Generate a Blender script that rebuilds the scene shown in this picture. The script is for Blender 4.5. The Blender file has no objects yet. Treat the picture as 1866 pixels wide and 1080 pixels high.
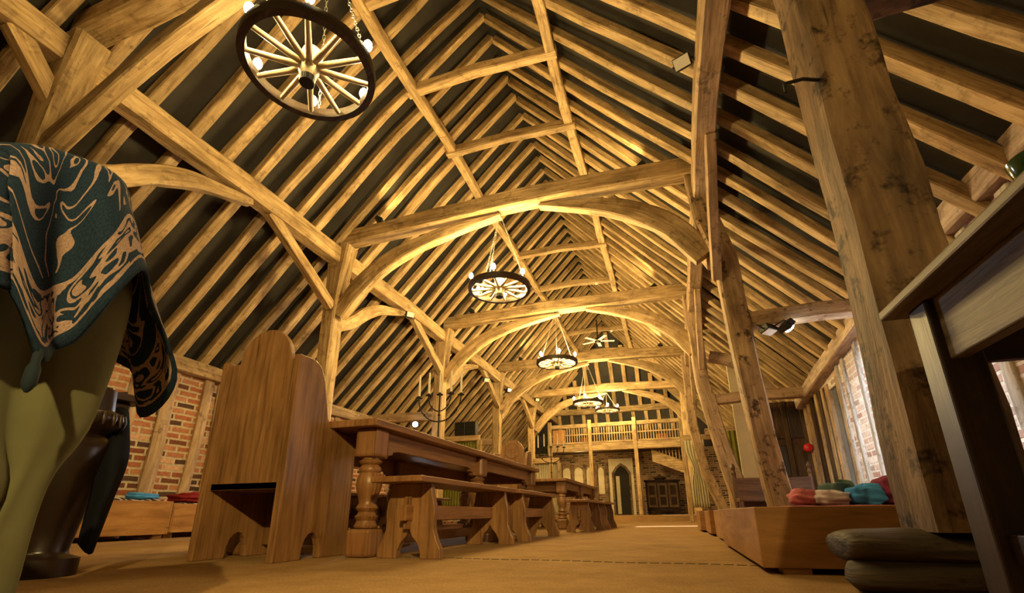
import bpy, math, random
from mathutils import Vector, Matrix, Quaternion, noise
R = random.Random(7)
sc = bpy.context.scene
COL = sc.collection
V = Vector

# ------------------------------------------------------------------ camera
cd = bpy.data.cameras.new('camera'); cam = bpy.data.objects.new('camera', cd); COL.objects.link(cam)
RX, RY, RZ, F, PX, PY = .31894, -.0087, .30586, 868.65, 942.64, 649.42
cy, sy, cp, sp = math.cos(RZ), math.sin(RZ), math.cos(RX), math.sin(RX)
fw = V((-sy*cp, cy*cp, sp)); r0 = V((cy, sy, 0)); u0 = r0.cross(fw)
rt = r0*math.cos(RY)+u0*math.sin(RY); up = u0*math.cos(RY)-r0*math.sin(RY)
M = Matrix((rt, up, -fw)).transposed().to_4x4(); M.translation = V((0, 0, .23))
cam.matrix_world = M
cd.sensor_width = 36; cd.sensor_fit = 'HORIZONTAL'; cd.lens = 36*F/1866
cd.shift_x = (933-PX)/1866; cd.shift_y = (PY-540)/1866
cd.clip_start = .02; cd.clip_end = 200
sc.camera = cam
sc.view_settings.view_transform = 'Standard'; sc.view_settings.look = 'None'
sc.view_settings.gamma = 1; sc.view_settings.exposure = 0.62

# ------------------------------------------------------------------ materials
def mat(name):
    m = bpy.data.materials.new(name); m.use_nodes = True
    nt = m.node_tree; b = nt.nodes['Principled BSDF']
    return m, nt, b
def N(nt, t, **kw):
    n = nt.nodes.new(t)
    for k, v in kw.items():
        if k in n.inputs: n.inputs[k].default_value = v
        else: setattr(n, k, v)
    return n
def ramp(nt, stops):
    n = nt.nodes.new('ShaderNodeValToRGB'); e = n.color_ramp.elements
    while len(e) < len(stops): e.new(.5)
    for i, (p, c) in enumerate(stops):
        e[i].position = p; e[i].color = (c[0], c[1], c[2], 1)
    return n
def mixc(nt, blend='MIX', fac=.5):
    n = nt.nodes.new('ShaderNodeMix'); n.data_type = 'RGBA'; n.blend_type = blend; n.inputs[0].default_value = fac
    return n   # in 0 fac, 6 A, 7 B, out 2
def L(nt, a, b): nt.links.new(a, b)

def wood(name, dark, mid, light, grain=16., along=1.3, rough=.65, spots=0., mott=.5, bump=.25, spec=.3, vary=.22, scale=1.):
    m, nt, b = mat(name)
    uv = N(nt, 'ShaderNodeUVMap'); info = N(nt, 'ShaderNodeObjectInfo')
    mp = N(nt, 'ShaderNodeMapping'); mp.inputs['Scale'].default_value = (along*scale, grain*scale, 1)
    L(nt, uv.outputs[0], mp.inputs[0])
    n1 = N(nt, 'ShaderNodeTexNoise', Scale=1.6, Detail=7., Roughness=.62, Distortion=.7); L(nt, mp.outputs[0], n1.inputs[0])
    r1 = ramp(nt, [(.28, dark), (.5, mid), (.74, light)]); L(nt, n1.outputs[0], r1.inputs[0])
    mp2 = N(nt, 'ShaderNodeMapping'); mp2.inputs['Scale'].default_value = (1.2, 3.5, 1); L(nt, uv.outputs[0], mp2.inputs[0])
    n2 = N(nt, 'ShaderNodeTexNoise', Scale=1.5, Detail=5., Roughness=.6); L(nt, mp2.outputs[0], n2.inputs[0])
    lo = 1-mott
    r2 = ramp(nt, [(.3, (lo, lo*.97, lo*.92)), (.62, (1, 1, 1))]); L(nt, n2.outputs[0], r2.inputs[0])
    mx = mixc(nt, 'MULTIPLY', 1.); L(nt, r1.outputs[0], mx.inputs[6]); L(nt, r2.outputs[0], mx.inputs[7])
    # per object tone
    mr = N(nt, 'ShaderNodeMapRange'); mr.inputs[3].default_value = 1-vary; mr.inputs[4].default_value = 1+vary*.6
    L(nt, info.outputs['Random'], mr.inputs[0])
    mv = mixc(nt, 'MULTIPLY', 1.); L(nt, mx.outputs[2], mv.inputs[6])
    cmb = N(nt, 'ShaderNodeCombineColor'); 
    for i in range(3): L(nt, mr.outputs[0], cmb.inputs[i])
    L(nt, cmb.outputs[0], mv.inputs[7])
    out = mv.outputs[2]
    # checks: long dark cracks
    mp3 = N(nt, 'ShaderNodeMapping'); mp3.inputs['Scale'].default_value = (.7, 22, 1); L(nt, uv.outputs[0], mp3.inputs[0])
    n3 = N(nt, 'ShaderNodeTexNoise', Scale=1.3, Detail=3., Roughness=.5, Distortion=.4); L(nt, mp3.outputs[0], n3.inputs[0])
    r3 = ramp(nt, [(.295, (.3, .25, .2)), (.33, (1, 1, 1))]); L(nt, n3.outputs[0], r3.inputs[0])
    mk = mixc(nt, 'MULTIPLY', .75); L(nt, out, mk.inputs[6]); L(nt, r3.outputs[0], mk.inputs[7]); out = mk.outputs[2]
    if spots:
        n4 = N(nt, 'ShaderNodeTexNoise', Scale=5.5, Detail=4., Roughness=.75); L(nt, uv.outputs[0], n4.inputs[0])
        r4 = ramp(nt, [(.36, (.16, .12, .09)), (.46, (1, 1, 1))]); L(nt, n4.outputs[0], r4.inputs[0])
        ms = mixc(nt, 'MULTIPLY', spots); L(nt, out, ms.inputs[6]); L(nt, r4.outputs[0], ms.inputs[7]); out = ms.outputs[2]
        vo = N(nt, 'ShaderNodeTexVoronoi', Scale=5.); L(nt, uv.outputs[0], vo.inputs[0])
        r5 = ramp(nt, [(.07, (.07, .05, .04)), (.11, (1, 1, 1))]); L(nt, vo.outputs[0], r5.inputs[0])
        mh = mixc(nt, 'MULTIPLY', spots*.9); L(nt, out, mh.inputs[6]); L(nt, r5.outputs[0], mh.inputs[7]); out = mh.outputs[2]
    L(nt, out, b.inputs['Base Color'])
    b.inputs['Roughness'].default_value = rough
    b.inputs['Specular IOR Level'].default_value = spec
    bp = N(nt, 'ShaderNodeBump', Strength=bump, Distance=.02)
    ad = N(nt, 'ShaderNodeMath', operation='MULTIPLY_ADD'); L(nt, n1.outputs[0], ad.inputs[0]); ad.inputs[1].default_value = .6; L(nt, n2.outputs[0], ad.inputs[2])
    L(nt, ad.outputs[0], bp.inputs['Height']); L(nt, bp.outputs[0], b.inputs['Normal'])
    return m
def plain(name, col, rough=.6, metal=0., spec=.4, var=0., scale=8., bump=0.):
    m, nt, b = mat(name)
    b.inputs['Roughness'].default_value = rough; b.inputs['Metallic'].default_value = metal
    b.inputs['Specular IOR Level'].default_value = spec
    tc = N(nt, 'ShaderNodeTexCoord'); n = N(nt, 'ShaderNodeTexNoise', Scale=scale, Detail=5., Roughness=.6); L(nt, tc.outputs['Object'], n.inputs[0])
    a = [max(0, c*(1-var)) for c in col]; z = [min(1, c*(1+var)) for c in col]
    r = ramp(nt, [(.3, a), (.7, z)]); L(nt, n.outputs[0], r.inputs[0]); L(nt, r.outputs[0], b.inputs['Base Color'])
    if bump:
        bp = N(nt, 'ShaderNodeBump', Strength=bump, Distance=.01); L(nt, n.outputs[0], bp.inputs['Height']); L(nt, bp.outputs[0], b.inputs['Normal'])
    return m
OAK = wood('pale oak timber', (.23, .14, .062), (.52, .36, .18), (.70, .53, .30), spots=.4, bump=.5)
OAKD = wood('weathered oak post', (.11, .062, .032), (.25, .15, .078), (.38, .25, .14), spots=1., mott=.65, bump=1., vary=.08, grain=8)
OAKR = wood('spotted oak post', (.28, .18, .10), (.47, .32, .19), (.60, .44, .28), spots=.6, bump=.4, vary=.12)
OAKS = wood('blotched oak post', (.20, .12, .06), (.38, .25, .13), (.50, .35, .2), spots=1., bump=.6, mott=.6, vary=.05)
SILL = wood('dark worn sill oak', (.025, .018, .012), (.075, .055, .034), (.15, .11, .07), spots=.6, mott=.7, bump=.9, vary=.05, grain=7)
FURN = wood('waxed brown oak', (.15, .068, .026), (.28, .135, .054), (.38, .2, .09), rough=.36, spec=.5, mott=.3, bump=.08, vary=.16, grain=22)
FURNL = wood('mid brown oak', (.15, .072, .028), (.30, .155, .064), (.40, .225, .10), rough=.38, spec=.5, mott=.5, bump=.1, vary=.12, grain=24)
PINE = wood('orange varnished pine', (.25, .115, .035), (.40, .20, .065), (.5, .28, .1), rough=.42, spec=.45, mott=.25, bump=.05, vary=.1, grain=9)
DARKW = wood('dark stained oak', (.012, .007, .005), (.032, .017, .011), (.06, .034, .022), rough=.4, spec=.5, mott=.4, bump=.15, vary=.1)
PANELW = wood('dark oak panelling', (.04, .024, .014), (.085, .052, .03), (.13, .085, .05), spec=.15, rough=.75, mott=.4, bump=.15, vary=.1)
CHESTW = wood('reddish dark oak', (.06, .028, .016), (.13, .06, .033), (.2, .1, .055), rough=.45, mott=.4, bump=.1, vary=.1)
GREYW = wood('table oak greyed by light', (.07, .055, .045), (.16, .13, .105), (.27, .23, .19), rough=.5, mott=.5, bump=.25, vary=.05)  # dark table oak with cool grey light painted into its colour
SPOKE = wood('pale turned spoke wood', (.4, .33, .2), (.62, .53, .36), (.75, .67, .5), rough=.5, mott=.2, bump=.05, vary=.05)
RIM = wood('dark wheel rim wood', (.025, .016, .01), (.06, .04, .026), (.11, .075, .05), rough=.5, mott=.4, vary=.05)
IRON = plain('black iron', (.018, .017, .016), .5, .4, var=.3)
STEEL = plain('galvanised chain', (.5, .48, .44), .35, .9, var=.1)
BLACK = plain('matt black metal', (.012, .012, .012), .45, .1)
WAX = plain('ivory wax', (.80, .74, .58), .45, var=.03)
CREAM = plain('cream limewash', (.66, .58, .40), .85, var=.08, scale=5)
FELT = plain('dark roof felt', (.036, .032, .027), .9, var=.25, scale=3, bump=.3)
DARK = plain('dark void timber', (.02, .016, .012), .9)
GREENC = plain('olive green cloth', (.125, .125, .07), .95, spec=.1, var=.12, scale=9, bump=.2)
CURTC = plain('cream curtain cloth', (.5, .45, .3), .9, spec=.1, var=.08)
CURTG = plain('green gold curtain cloth', (.16, .15, .03), .9, spec=.1, var=.15)
NAVY = plain('black navy cloth', (.008, .009, .014), .95, spec=.1)
REDC = plain('dark red cloth', (.22, .02, .025), .9, spec=.1, var=.2, scale=30)
BLUEC = plain('sky blue cloth', (.07, .30, .72), .9, spec=.1, var=.1, scale=20)
WHITEC = plain('white pink cloth', (.62, .55, .6), .9, spec=.1, var=.15, scale=25)
TEAL = plain('grey green cloth', (.10, .17, .15), .9, spec=.1, var=.15, scale=20)
PINK = plain('pink striped cloth', (.6, .2, .22), .9, spec=.1, var=.3, scale=25)
PLUM = plain('plum red cloth', (.22, .04, .08), .9, spec=.1, var=.35, scale=40)
REDP = plain('red plastic', (.6, .02, .015), .35)
ORANGE = plain('orange board', (.55, .16, .04), .6, var=.1)
GLASSG = plain('dark green glass', (.02, .07, .02), .12, spec=.7)
WHITEP = plain('white plastic', (.7, .7, .68), .4)
PANE = plain('grey window pane', (.12, .14, .17), .08, spec=.8, var=.3, scale=2)
GALV = plain('pale stone pad', (.2, .18, .15), .9, var=.3)
SILV = plain('bright silver', (.75, .75, .75), .25, 1., bump=.8, scale=14)  # mirror metal standing in for white lamp glare

def carpet():
    m, nt, b = mat('tan coir carpet')
    tc = N(nt, 'ShaderNodeTexCoord')
    n1 = N(nt, 'ShaderNodeTexNoise', Scale=110., Detail=4., Roughness=.8); L(nt, tc.outputs['Object'], n1.inputs[0])
    n2 = N(nt, 'ShaderNodeTexNoise', Scale=2.2, Detail=9., Roughness=.78); L(nt, tc.outputs['Object'], n2.inputs[0])
    r1 = ramp(nt, [(.3, (.26, .155, .065)), (.7, (.50, .32, .15))]); L(nt, n1.outputs[0], r1.inputs[0])
    r2 = ramp(nt, [(.32, (.66, .62, .58)), (.6, (1, 1, 1))]); L(nt, n2.outputs[0], r2.inputs[0])
    mx = mixc(nt, 'MULTIPLY', 1.); L(nt, r1.outputs[0], mx.inputs[6]); L(nt, r2.outputs[0], mx.inputs[7])
    L(nt, mx.outputs[2], b.inputs['Base Color']); b.inputs['Roughness'].default_value = .95; b.inputs['Specular IOR Level'].default_value = .1
    bp = N(nt, 'ShaderNodeBump', Strength=.5, Distance=.006); L(nt, n1.outputs[0], bp.inputs['Height']); L(nt, bp.outputs[0], b.inputs['Normal'])
    return m
CARPET = carpet()
def brick(name, c1, c2, mortar, pale, dk=.16, md=.55):
    m, nt, b = mat(name)
    uv = N(nt, 'ShaderNodeUVMap')
    ds = N(nt, 'ShaderNodeTexNoise', Scale=6., Detail=3.); L(nt, uv.outputs[0], ds.inputs[0])
    vm = N(nt, 'ShaderNodeVectorMath', operation='MULTIPLY_ADD'); L(nt, ds.outputs['Color'], vm.inputs[0]); vm.inputs[1].default_value = (.02, .02, 0); L(nt, uv.outputs[0], vm.inputs[2])
    def bk(bias, a, c, mo):
        t = N(nt, 'ShaderNodeTexBrick', Scale=1.); t.offset = .5
        t.inputs['Color1'].default_value = (*a, 1); t.inputs['Color2'].default_value = (*c, 1); t.inputs['Mortar'].default_value = (*mo, 1)
        t.inputs['Mortar Size'].default_value = .015; t.inputs['Mortar Smooth'].default_value = .3
        t.inputs['Brick Width'].default_value = .26; t.inputs['Row Height'].default_value = .082; t.inputs['Bias'].default_value = bias
        L(nt, vm.outputs[0], t.inputs[0]); return t
    t1 = bk(0., (0, 0, 0), (1, 1, 1), (.5, .5, .5))
    mean = [(p_+q_)*.5 for p_, q_ in zip(c1, c2)]
    r = ramp(nt, [(.08, [c*dk+.02 for c in mean]), (.22, [c*md for c in c1]), (.4, c1), (.62, c2), (.8, c1), (.95, [min(.8, c*k) for c, k in zip(c2, pale)])]); L(nt, t1.outputs['Color'], r.inputs[0])
    mx = mixc(nt, 'MIX', 0.); L(nt, r.outputs[0], mx.inputs[6])
    mm = mixc(nt, 'MIX', .5); L(nt, t1.outputs['Fac'], mm.inputs[0]); L(nt, mx.outputs[2], mm.inputs[6]); mm.inputs[7].default_value = (*mortar, 1)
    sm = N(nt, 'ShaderNodeTexNoise', Scale=25., Detail=5.); L(nt, uv.outputs[0], sm.inputs[0])
    rs = ramp(nt, [(.3, (.72, .7, .68)), (.65, (1.05, 1.03, 1))]); L(nt, sm.outputs[0], rs.inputs[0])
    mf = mixc(nt, 'MULTIPLY', 1.); L(nt, mm.outputs[2], mf.inputs[6]); L(nt, rs.outputs[0], mf.inputs[7])
    L(nt, mf.outputs[2], b.inputs['Base Color']); b.inputs['Roughness'].default_value = .9; b.inputs['Specular IOR Level'].default_value = .2
    iv = N(nt, 'ShaderNodeMath', operation='SUBTRACT'); iv.inputs[0].default_value = 1.; L(nt, t1.outputs['Fac'], iv.inputs[1])
    bp = N(nt, 'ShaderNodeBump', Strength=.6, Distance=.012); L(nt, iv.outputs[0], bp.inputs['Height']); L(nt, bp.outputs[0], b.inputs['Normal'])
    return m
BRICK = brick('red infill brick', (.36, .125, .065), (.46, .215, .12), (.50, .43, .31), (1.3, 1.7, 2.1))
BRICKW = brick('pale brick', (.48, .30, .26), (.62, .55, .52), (.66, .64, .62), (1.2, 1.25, 1.3), .7, .85)  # paler, whiter mix than the red infill brick

def brocade():
    m, nt, b = mat('navy brocade with rose scrolls')
    uv = N(nt, 'ShaderNodeUVMap')          # u along cloth in metres, v distance above the hem in metres
    sx = N(nt, 'ShaderNodeSeparateXYZ'); L(nt, uv.outputs[0], sx.inputs[0])
    # big scrolls: contour lines of warped waves
    def lines(scale, width, dist, seed, ringscale):
        n = N(nt, 'ShaderNodeTexNoise', Scale=scale, Detail=.6, Roughness=.3, Distortion=dist); n.noise_dimensions = '4D'; n.inputs['W'].default_value = seed
        L(nt, uv.outputs[0], n.inputs['Vector'])
        a = N(nt, 'ShaderNodeMath', operation='MULTIPLY'); L(nt, n.outputs[0], a.inputs[0]); a.inputs[1].default_value = ringscale
        s = N(nt, 'ShaderNodeMath', operation='SINE'); L(nt, a.outputs[0], s.inputs[0])
        ab = N(nt, 'ShaderNodeMath', operation='ABSOLUTE'); L(nt, s.outputs[0], ab.inputs[0])
        lt = N(nt, 'ShaderNodeMath', operation='LESS_THAN'); L(nt, ab.outputs[0], lt.inputs[0]); lt.inputs[1].default_value = width
        return lt
    big = lines(11., .27, 1.5, 3.1, 13.)
    fine = lines(27., .80, 1.6, 8.2, 11.)
    def band(lo, hi):
        a = N(nt, 'ShaderNodeMath', operation='GREATER_THAN'); L(nt, sx.outputs[1], a.inputs[0]); a.inputs[1].default_value = lo
        c = N(nt, 'ShaderNodeMath', operation='LESS_THAN'); L(nt, sx.outputs[1], c.inputs[0]); c.inputs[1].default_value = hi
        d = N(nt, 'ShaderNodeMath', operation='MULTIPLY'); L(nt, a.outputs[0], d.inputs[0]); L(nt, c.outputs[0], d.inputs[1]); return d
    def mul(a, c):
        d = N(nt, 'ShaderNodeMath', operation='MULTIPLY'); L(nt, a.outputs[0], d.inputs[0]); L(nt, c.outputs[0], d.inputs[1]); return d
    def mx_(a, c):
        d = N(nt, 'ShaderNodeMath', operation='MAXIMUM'); L(nt, a.outputs[0], d.inputs[0]); L(nt, c.outputs[0], d.inputs[1]); return d
    f = mx_(mul(band(.024, .105), fine), mul(band(.13, 9), big))
    f = mx_(f, mx_(band(.023, .028), band(.102, .110)))
    fz = N(nt, 'ShaderNodeTexNoise', Scale=300., Detail=2.); L(nt, uv.outputs[0], fz.inputs[0])
    ra = ramp(nt, [(.3, (.22, .145, .125)), (.7, (.38, .275, .24))]); L(nt, fz.outputs[0], ra.inputs[0])
    rb = ramp(nt, [(.3, (.008, .016, .032)), (.7, (.02, .04, .075))]); L(nt, fz.outputs[0], rb.inputs[0])
    mm = mixc(nt); L(nt, f.outputs[0], mm.inputs[0]); L(nt, rb.outputs[0], mm.inputs[6]); L(nt, ra.outputs[0], mm.inputs[7])
    L(nt, mm.outputs[2], b.inputs['Base Color']); b.inputs['Roughness'].default_value = .95; b.inputs['Specular IOR Level'].default_value = .1
    bp = N(nt, 'ShaderNodeBump', Strength=.5, Distance=.003); L(nt, f.outputs[0], bp.inputs['Height']); L(nt, bp.outputs[0], b.inputs['Normal'])
    return m
BROC = brocade()
def striped(name, ca, cb, scale=14., thr=.5):
    m, nt, b = mat(name)
    tc = N(nt, 'ShaderNodeTexCoord'); n = N(nt, 'ShaderNodeTexNoise', Scale=scale, Detail=.5, Distortion=2.); L(nt, tc.outputs['Object'], n.inputs[0])
    a = N(nt, 'ShaderNodeMath', operation='MULTIPLY'); L(nt, n.outputs[0], a.inputs[0]); a.inputs[1].default_value = 16
    s = N(nt, 'ShaderNodeMath', operation='SINE'); L(nt, a.outputs[0], s.inputs[0])
    r = ramp(nt, [(.45, ca), (.55, cb)]); L(nt, s.outputs[0], r.inputs[0])
    L(nt, r.outputs[0], b.inputs['Base Color']); b.inputs['Roughness'].default_value = .95; b.inputs['Specular IOR Level'].default_value = .1
    return m
PATT = striped('dark blanket with pale scrolls', (.03, .024, .028), (.42, .36, .33), 5)
RUGR = striped('maroon woven rug', (.22, .05, .05), (.34, .13, .12), 9)
def emis(name, col, s):
    m, nt, b = mat(name); b.inputs['Base Color'].default_value = (*col, 1)
    b.inputs['Emission Color'].default_value = (*col, 1); b.inputs['Emission Strength'].default_value = s
    return m
BULB = emis('lit warm bulb', (1, .86, .62), 40)
LEDM = emis('lit cool lamp lens', (.82, .93, 1), 60)
LENS = plain('clear lamp glass', (.75, .75, .72), .15, spec=.6)

# ------------------------------------------------------------------ mesh helpers
class MB:
    def __init__(s): s.v = []; s.f = []; s.uv = {}; s.off = R.random()*50
    def quad(s, ids, uv=None):
        s.f.append(tuple(ids))
        if uv: s.uv[len(s.f)-1] = uv
    def box(s, x0, x1, y0, y1, z0, z1):
        b = len(s.v)
        s.v += [(x, y, z) for z in (z0, z1) for x, y in ((x0, y0), (x1, y0), (x1, y1), (x0, y1))]
        for q in ((3, 2, 1, 0), (4, 5, 6, 7), (0, 1, 5, 4), (1, 2, 6, 5), (2, 3, 7, 6), (3, 0, 4, 7)): s.quad([b+i for i in q])
        return s
    def prism(s, poly, axis, a0, a1):
        """poly of 2D points extruded along an axis: 'x' -> (y,z), 'y' -> (x,z), 'z' -> (x,y)"""
        b = len(s.v); n = len(poly)
        def pt(p, a): return {'x': (a, p[0], p[1]), 'y': (p[0], a, p[1]), 'z': (p[0], p[1], a)}[axis]
        for a in (a0, a1): s.v += [pt(p, a) for p in poly]
        s.quad([b+i for i in range(n)][::-1]); s.quad([b+n+i for i in range(n)])
        for i in range(n):
            j = (i+1) % n; s.quad((b+i, b+j, b+n+j, b+n+i))
        return s
    def lathe(s, prof, c=(0, 0, 0), n=20, axis='z', cap=True):
        b = len(s.v); c = V(c)
        for r, h in prof:
            for k in range(n):
                a = 2*math.pi*k/n; x, y = r*math.cos(a), r*math.sin(a)
                s.v.append(tuple(c+V({'z': (x, y, h), 'y': (x, h, y), 'x': (h, x, y)}[axis])))
        for i in range(len(prof)-1):
            for k in range(n):
                j = (k+1) % n; s.quad((b+i*n+k, b+i*n+j, b+(i+1)*n+j, b+(i+1)*n+k))
        if cap:
            s.quad([b+k for k in range(n)][::-1]); m = b+(len(prof)-1)*n; s.quad([m+k for k in range(n)])
        return s
    def sweep(s, path, w, h, upv=(0, 0, 1), jit=.0, ch=.09, step=.28, wob=.0, seed=0):
        """rounded rectangular section along a path; w across, h along upv; w/h may be lists"""
        path = [V(p) for p in path]
        W = w if isinstance(w, (list, tuple)) else [w]*len(path); H = h if isinstance(h, (list, tuple)) else [h]*len(path)
        # resample
        pts = []; ws = []; hs = []; L0 = 0; us = []
        for i in range(len(path)-1):
            d = (path[i+1]-path[i]).length; k = max(1, int(round(d/step)))
            for j in range(k+(1 if i == len(path)-2 else 0)):
                t = j/k; pts.append(path[i].lerp(path[i+1], t)); ws.append(W[i]*(1-t)+W[i+1]*t); hs.append(H[i]*(1-t)+H[i+1]*t); us.append(L0+d*t)
            L0 += d
        b = len(s.v); n = len(pts); upv = V(upv); so = V((seed*7.3+R.random()*30, seed*1.7, s.off))
        prof = [(-.5, -.5+ch), (-.5+ch, -.5), (.5-ch, -.5), (.5, -.5+ch), (.5, .5-ch), (.5-ch, .5), (-.5+ch, .5), (-.5, .5-ch)]
        per = []; acc = 0
        wm, hm = sum(ws)/n, sum(hs)/n
        for k in range(9):
            per.append(acc); a = prof[k % 8]; c = prof[(k+1) % 8]; acc += math.hypot((a[0]-c[0])*wm, (a[1]-c[1])*hm)
        for i, p in enumerate(pts):
            t = (pts[min(i+1, n-1)]-pts[max(i-1, 0)]).normalized()
            sd = t.cross(upv).normalized(); uu = sd.cross(t).normalized()
            q = p.copy()
            if wob:
                a = noise.noise_vector(so+V((us[i]*.55, 0, 0)))*wob; q = q+sd*a.x+uu*a.y*.6
            for k, (x, y) in enumerate(prof):
                jx = 1+jit*noise.noise(so+V((us[i]*2.1, k*.9, 3)))*2
                s.v.append(tuple(q+sd*(x*ws[i]*jx)+uu*(y*hs[i]*jx)))
        o = s.off
        for i in range(n-1):
            for k in range(8):
                j = (k+1) % 8
                s.quad((b+i*8+k, b+i*8+j, b+(i+1)*8+j, b+(i+1)*8+k), [(us[i]+o, per[k]+o), (us[i]+o, per[k+1]+o), (us[i+1]+o, per[k+1]+o), (us[i+1]+o, per[k]+o)])
        s.quad([b+k for k in range(8)][::-1]); s.quad([b+(n-1)*8+k for k in range(8)])
        return s
    def tube(s, path, r, n=8):
        path = [V(p) for p in path]; b = len(s.v); m = len(path)
        rr = r if isinstance(r, (list, tuple)) else [r]*m
        for i, p in enumerate(path):
            t = (path[min(i+1, m-1)]-path[max(i-1, 0)]).normalized()
            a = V((0, 0, 1)) if abs(t.z) < .9 else V((1, 0, 0))
            x = t.cross(a).normalized(); y = x.cross(t)
            for k in range(n):
                an = 2*math.pi*k/n; s.v.append(tuple(p+x*rr[i]*math.cos(an)+y*rr[i]*math.sin(an)))
        for i in range(m-1):
            for k in range(n):
                j = (k+1) % n; s.quad((b+i*n+k, b+i*n+j, b+(i+1)*n+j, b+(i+1)*n+k))
        s.quad([b+k for k in range(n)][::-1]); s.quad([b+(m-1)*n+k for k in range(n)])
        return s
    def torus(s, c, R_, r, ax='z', n=16, m=6, sx=1.):
        b = len(s.v); c = V(c)
        for i in range(n):
            a = 2*math.pi*i/n
            for k in range(m):
                q = 2*math.pi*k/m; x = (R_+r*math.cos(q))*math.cos(a)*sx; y = (R_+r*math.cos(q))*math.sin(a); z = r*math.sin(q)
                s.v.append(tuple(c+V({'z': (x, y, z), 'y': (y, z, x), 'x': (z, y, x)}[ax])))
        for i in range(n):
            for k in range(m):
                s.quad((b+i*m+k, b+((i+1) % n)*m+k, b+((i+1) % n)*m+(k+1) % m, b+i*m+(k+1) % m))
        return s
    def grid(s, rows, uvs=None):
        """rows[i][j] points"""
        b = len(s.v); n = len(rows); m = len(rows[0])
        for r in rows: s.v += [tuple(p) for p in r]
        for i in range(n-1):
            for j in range(m-1):
                u = None
                if uvs: u = [uvs[i][j], uvs[i][j+1], uvs[i+1][j+1], uvs[i+1][j]]
                s.quad((b+i*m+j, b+i*m+j+1, b+(i+1)*m+j+1, b+(i+1)*m+j), u)
        return s
    def build(s, name, m, parent=None, grain=None, smooth=None, bevel=0., loc=None, sub=0, solid=0.):
        me = bpy.data.meshes.new(name)
        vs = s.v
        if loc is not None: vs = [(x-loc[0], y-loc[1], z-loc[2]) for x, y, z in vs]
        me.from_pydata(vs, [], s.f); me.update()
        if grain is None:
            ext = [max(v[i] for v in vs)-min(v[i] for v in vs) for i in range(3)]; grain = 'xyz'[ext.index(max(ext))]
        g = V({'x': (1, 0, 0), 'y': (0, 1, 0), 'z': (0, 0, 1)}[grain])
        lay = me.uv_layers.new(name='UVMap'); o = s.off
        for p in me.polygons:
            if p.index in s.uv:
                for li, q in zip(p.loop_indices, s.uv[p.index]): lay.data[li].uv = q
            else:
                nn = p.normal; gg = g
                if abs(nn.dot(g)) > .85: gg = V((g.z, g.x, g.y))
                a = nn.cross(gg).normalized() if nn.length > 0 else V((1, 0, 0)); gg = a.cross(nn).normalized()
                for li in p.loop_indices:
                    q = V(vs[me.loops[li].vertex_index]); lay.data[li].uv = (q.dot(gg)+o, q.dot(a)+o)
        if smooth is not None:
            me.shade_smooth(); me.set_sharp_from_angle(angle=math.radians(smooth))
        me.materials.append(m)
        ob = bpy.data.objects.new(name, me); COL.objects.link(ob)
        if loc is not None: ob.location = loc
        if parent: ob.parent = parent
        if bevel:
            bm = ob.modifiers.new('bevel', 'BEVEL'); bm.width = bevel; bm.segments = 2; bm.limit_method = 'ANGLE'; bm.angle_limit = math.radians(40)
        if solid:
            so = ob.modifiers.new('solid', 'SOLIDIFY'); so.thickness = solid; so.offset = 0
        if sub:
            su = ob.modifiers.new('sub', 'SUBSURF'); su.levels = sub; su.render_levels = sub
        return ob
def tag(o, label, cat, group=None, kind=None):
    if label: o['label'] = label
    if cat: o['category'] = cat
    if group: o['group'] = group
    if kind: o['kind'] = kind
    return o
def thing(name, label, cat, loc=(0, 0, 0), rz=0., group=None):
    o = bpy.data.objects.new(name, None); COL.objects.link(o); o.location = loc; o.rotation_euler = (0, 0, rz); o.empty_display_size = .1
    return tag(o, label, cat, group)
def struct(o): o['kind'] = 'structure'; return o
KIDS = {}
def copy_tree(o, parent=None):
    c = o.copy(); COL.objects.link(c)
    if parent: c.parent = parent
    for ch in [x for x in o.children]: copy_tree(ch, c)
    return c
def bez(pts, n=10):
    """Catmull-Rom through points"""
    P = [V(p) for p in pts]; P = [P[0]*2-P[1]]+P+[P[-1]*2-P[-2]]; out = []
    for i in range(1, len(P)-2):
        for k in range(n):
            t = k/n; a, b, c, d = P[i-1], P[i], P[i+1], P[i+2]
            out.append(.5*((2*b)+(c-a)*t+(2*a-5*b+4*c-d)*t*t+(3*b-a-3*c+d)*t**3))
    out.append(P[-2]); return out
ORD = ['first', 'second', 'third', 'fourth', 'fifth', 'sixth', 'seventh', 'eighth', 'ninth', 'tenth', 'eleventh', 'twelfth']

# ------------------------------------------------------------------ setting
XM, ZR, SL = -1.93, 7.05, 1.11
PL, PR = -4.5, .655            # arcade plates
YF = [1.8, 5.33, 8.93, 12.55, 16.1]   # cross frames
WL, WR = -6.2, 2.35
def roofz(x): return ZR-SL*abs(x-XM)

fl = MB(); fl.box(-6.6, 3.2, -3.6, 15.0, -.1, 0); struct(fl.build('floor', CARPET))
fl = MB(); fl.box(-6.6, 3.2, 15.0, 20.2, -.1, .165); d = struct(fl.build('floor', CARPET, bevel=.01)); d.name = 'floor_dais'
# carpet seam
sm = MB()
for k in range(60):
    x0 = -2.9+k*.055; sm.box(x0, x0+.042, 2.62+.0*x0-.002+.012*math.sin(k*.5)-.13*(x0+1.2)*.35, 2.62+.003+.012*math.sin(k*.5)-.13*(x0+1.2)*.35, -.002, .0025)
o = sm.build('carpet_seam', plain('dark seam tape', (.05, .045, .035), .9)); struct(o); o.name = 'trim_1'

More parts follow.
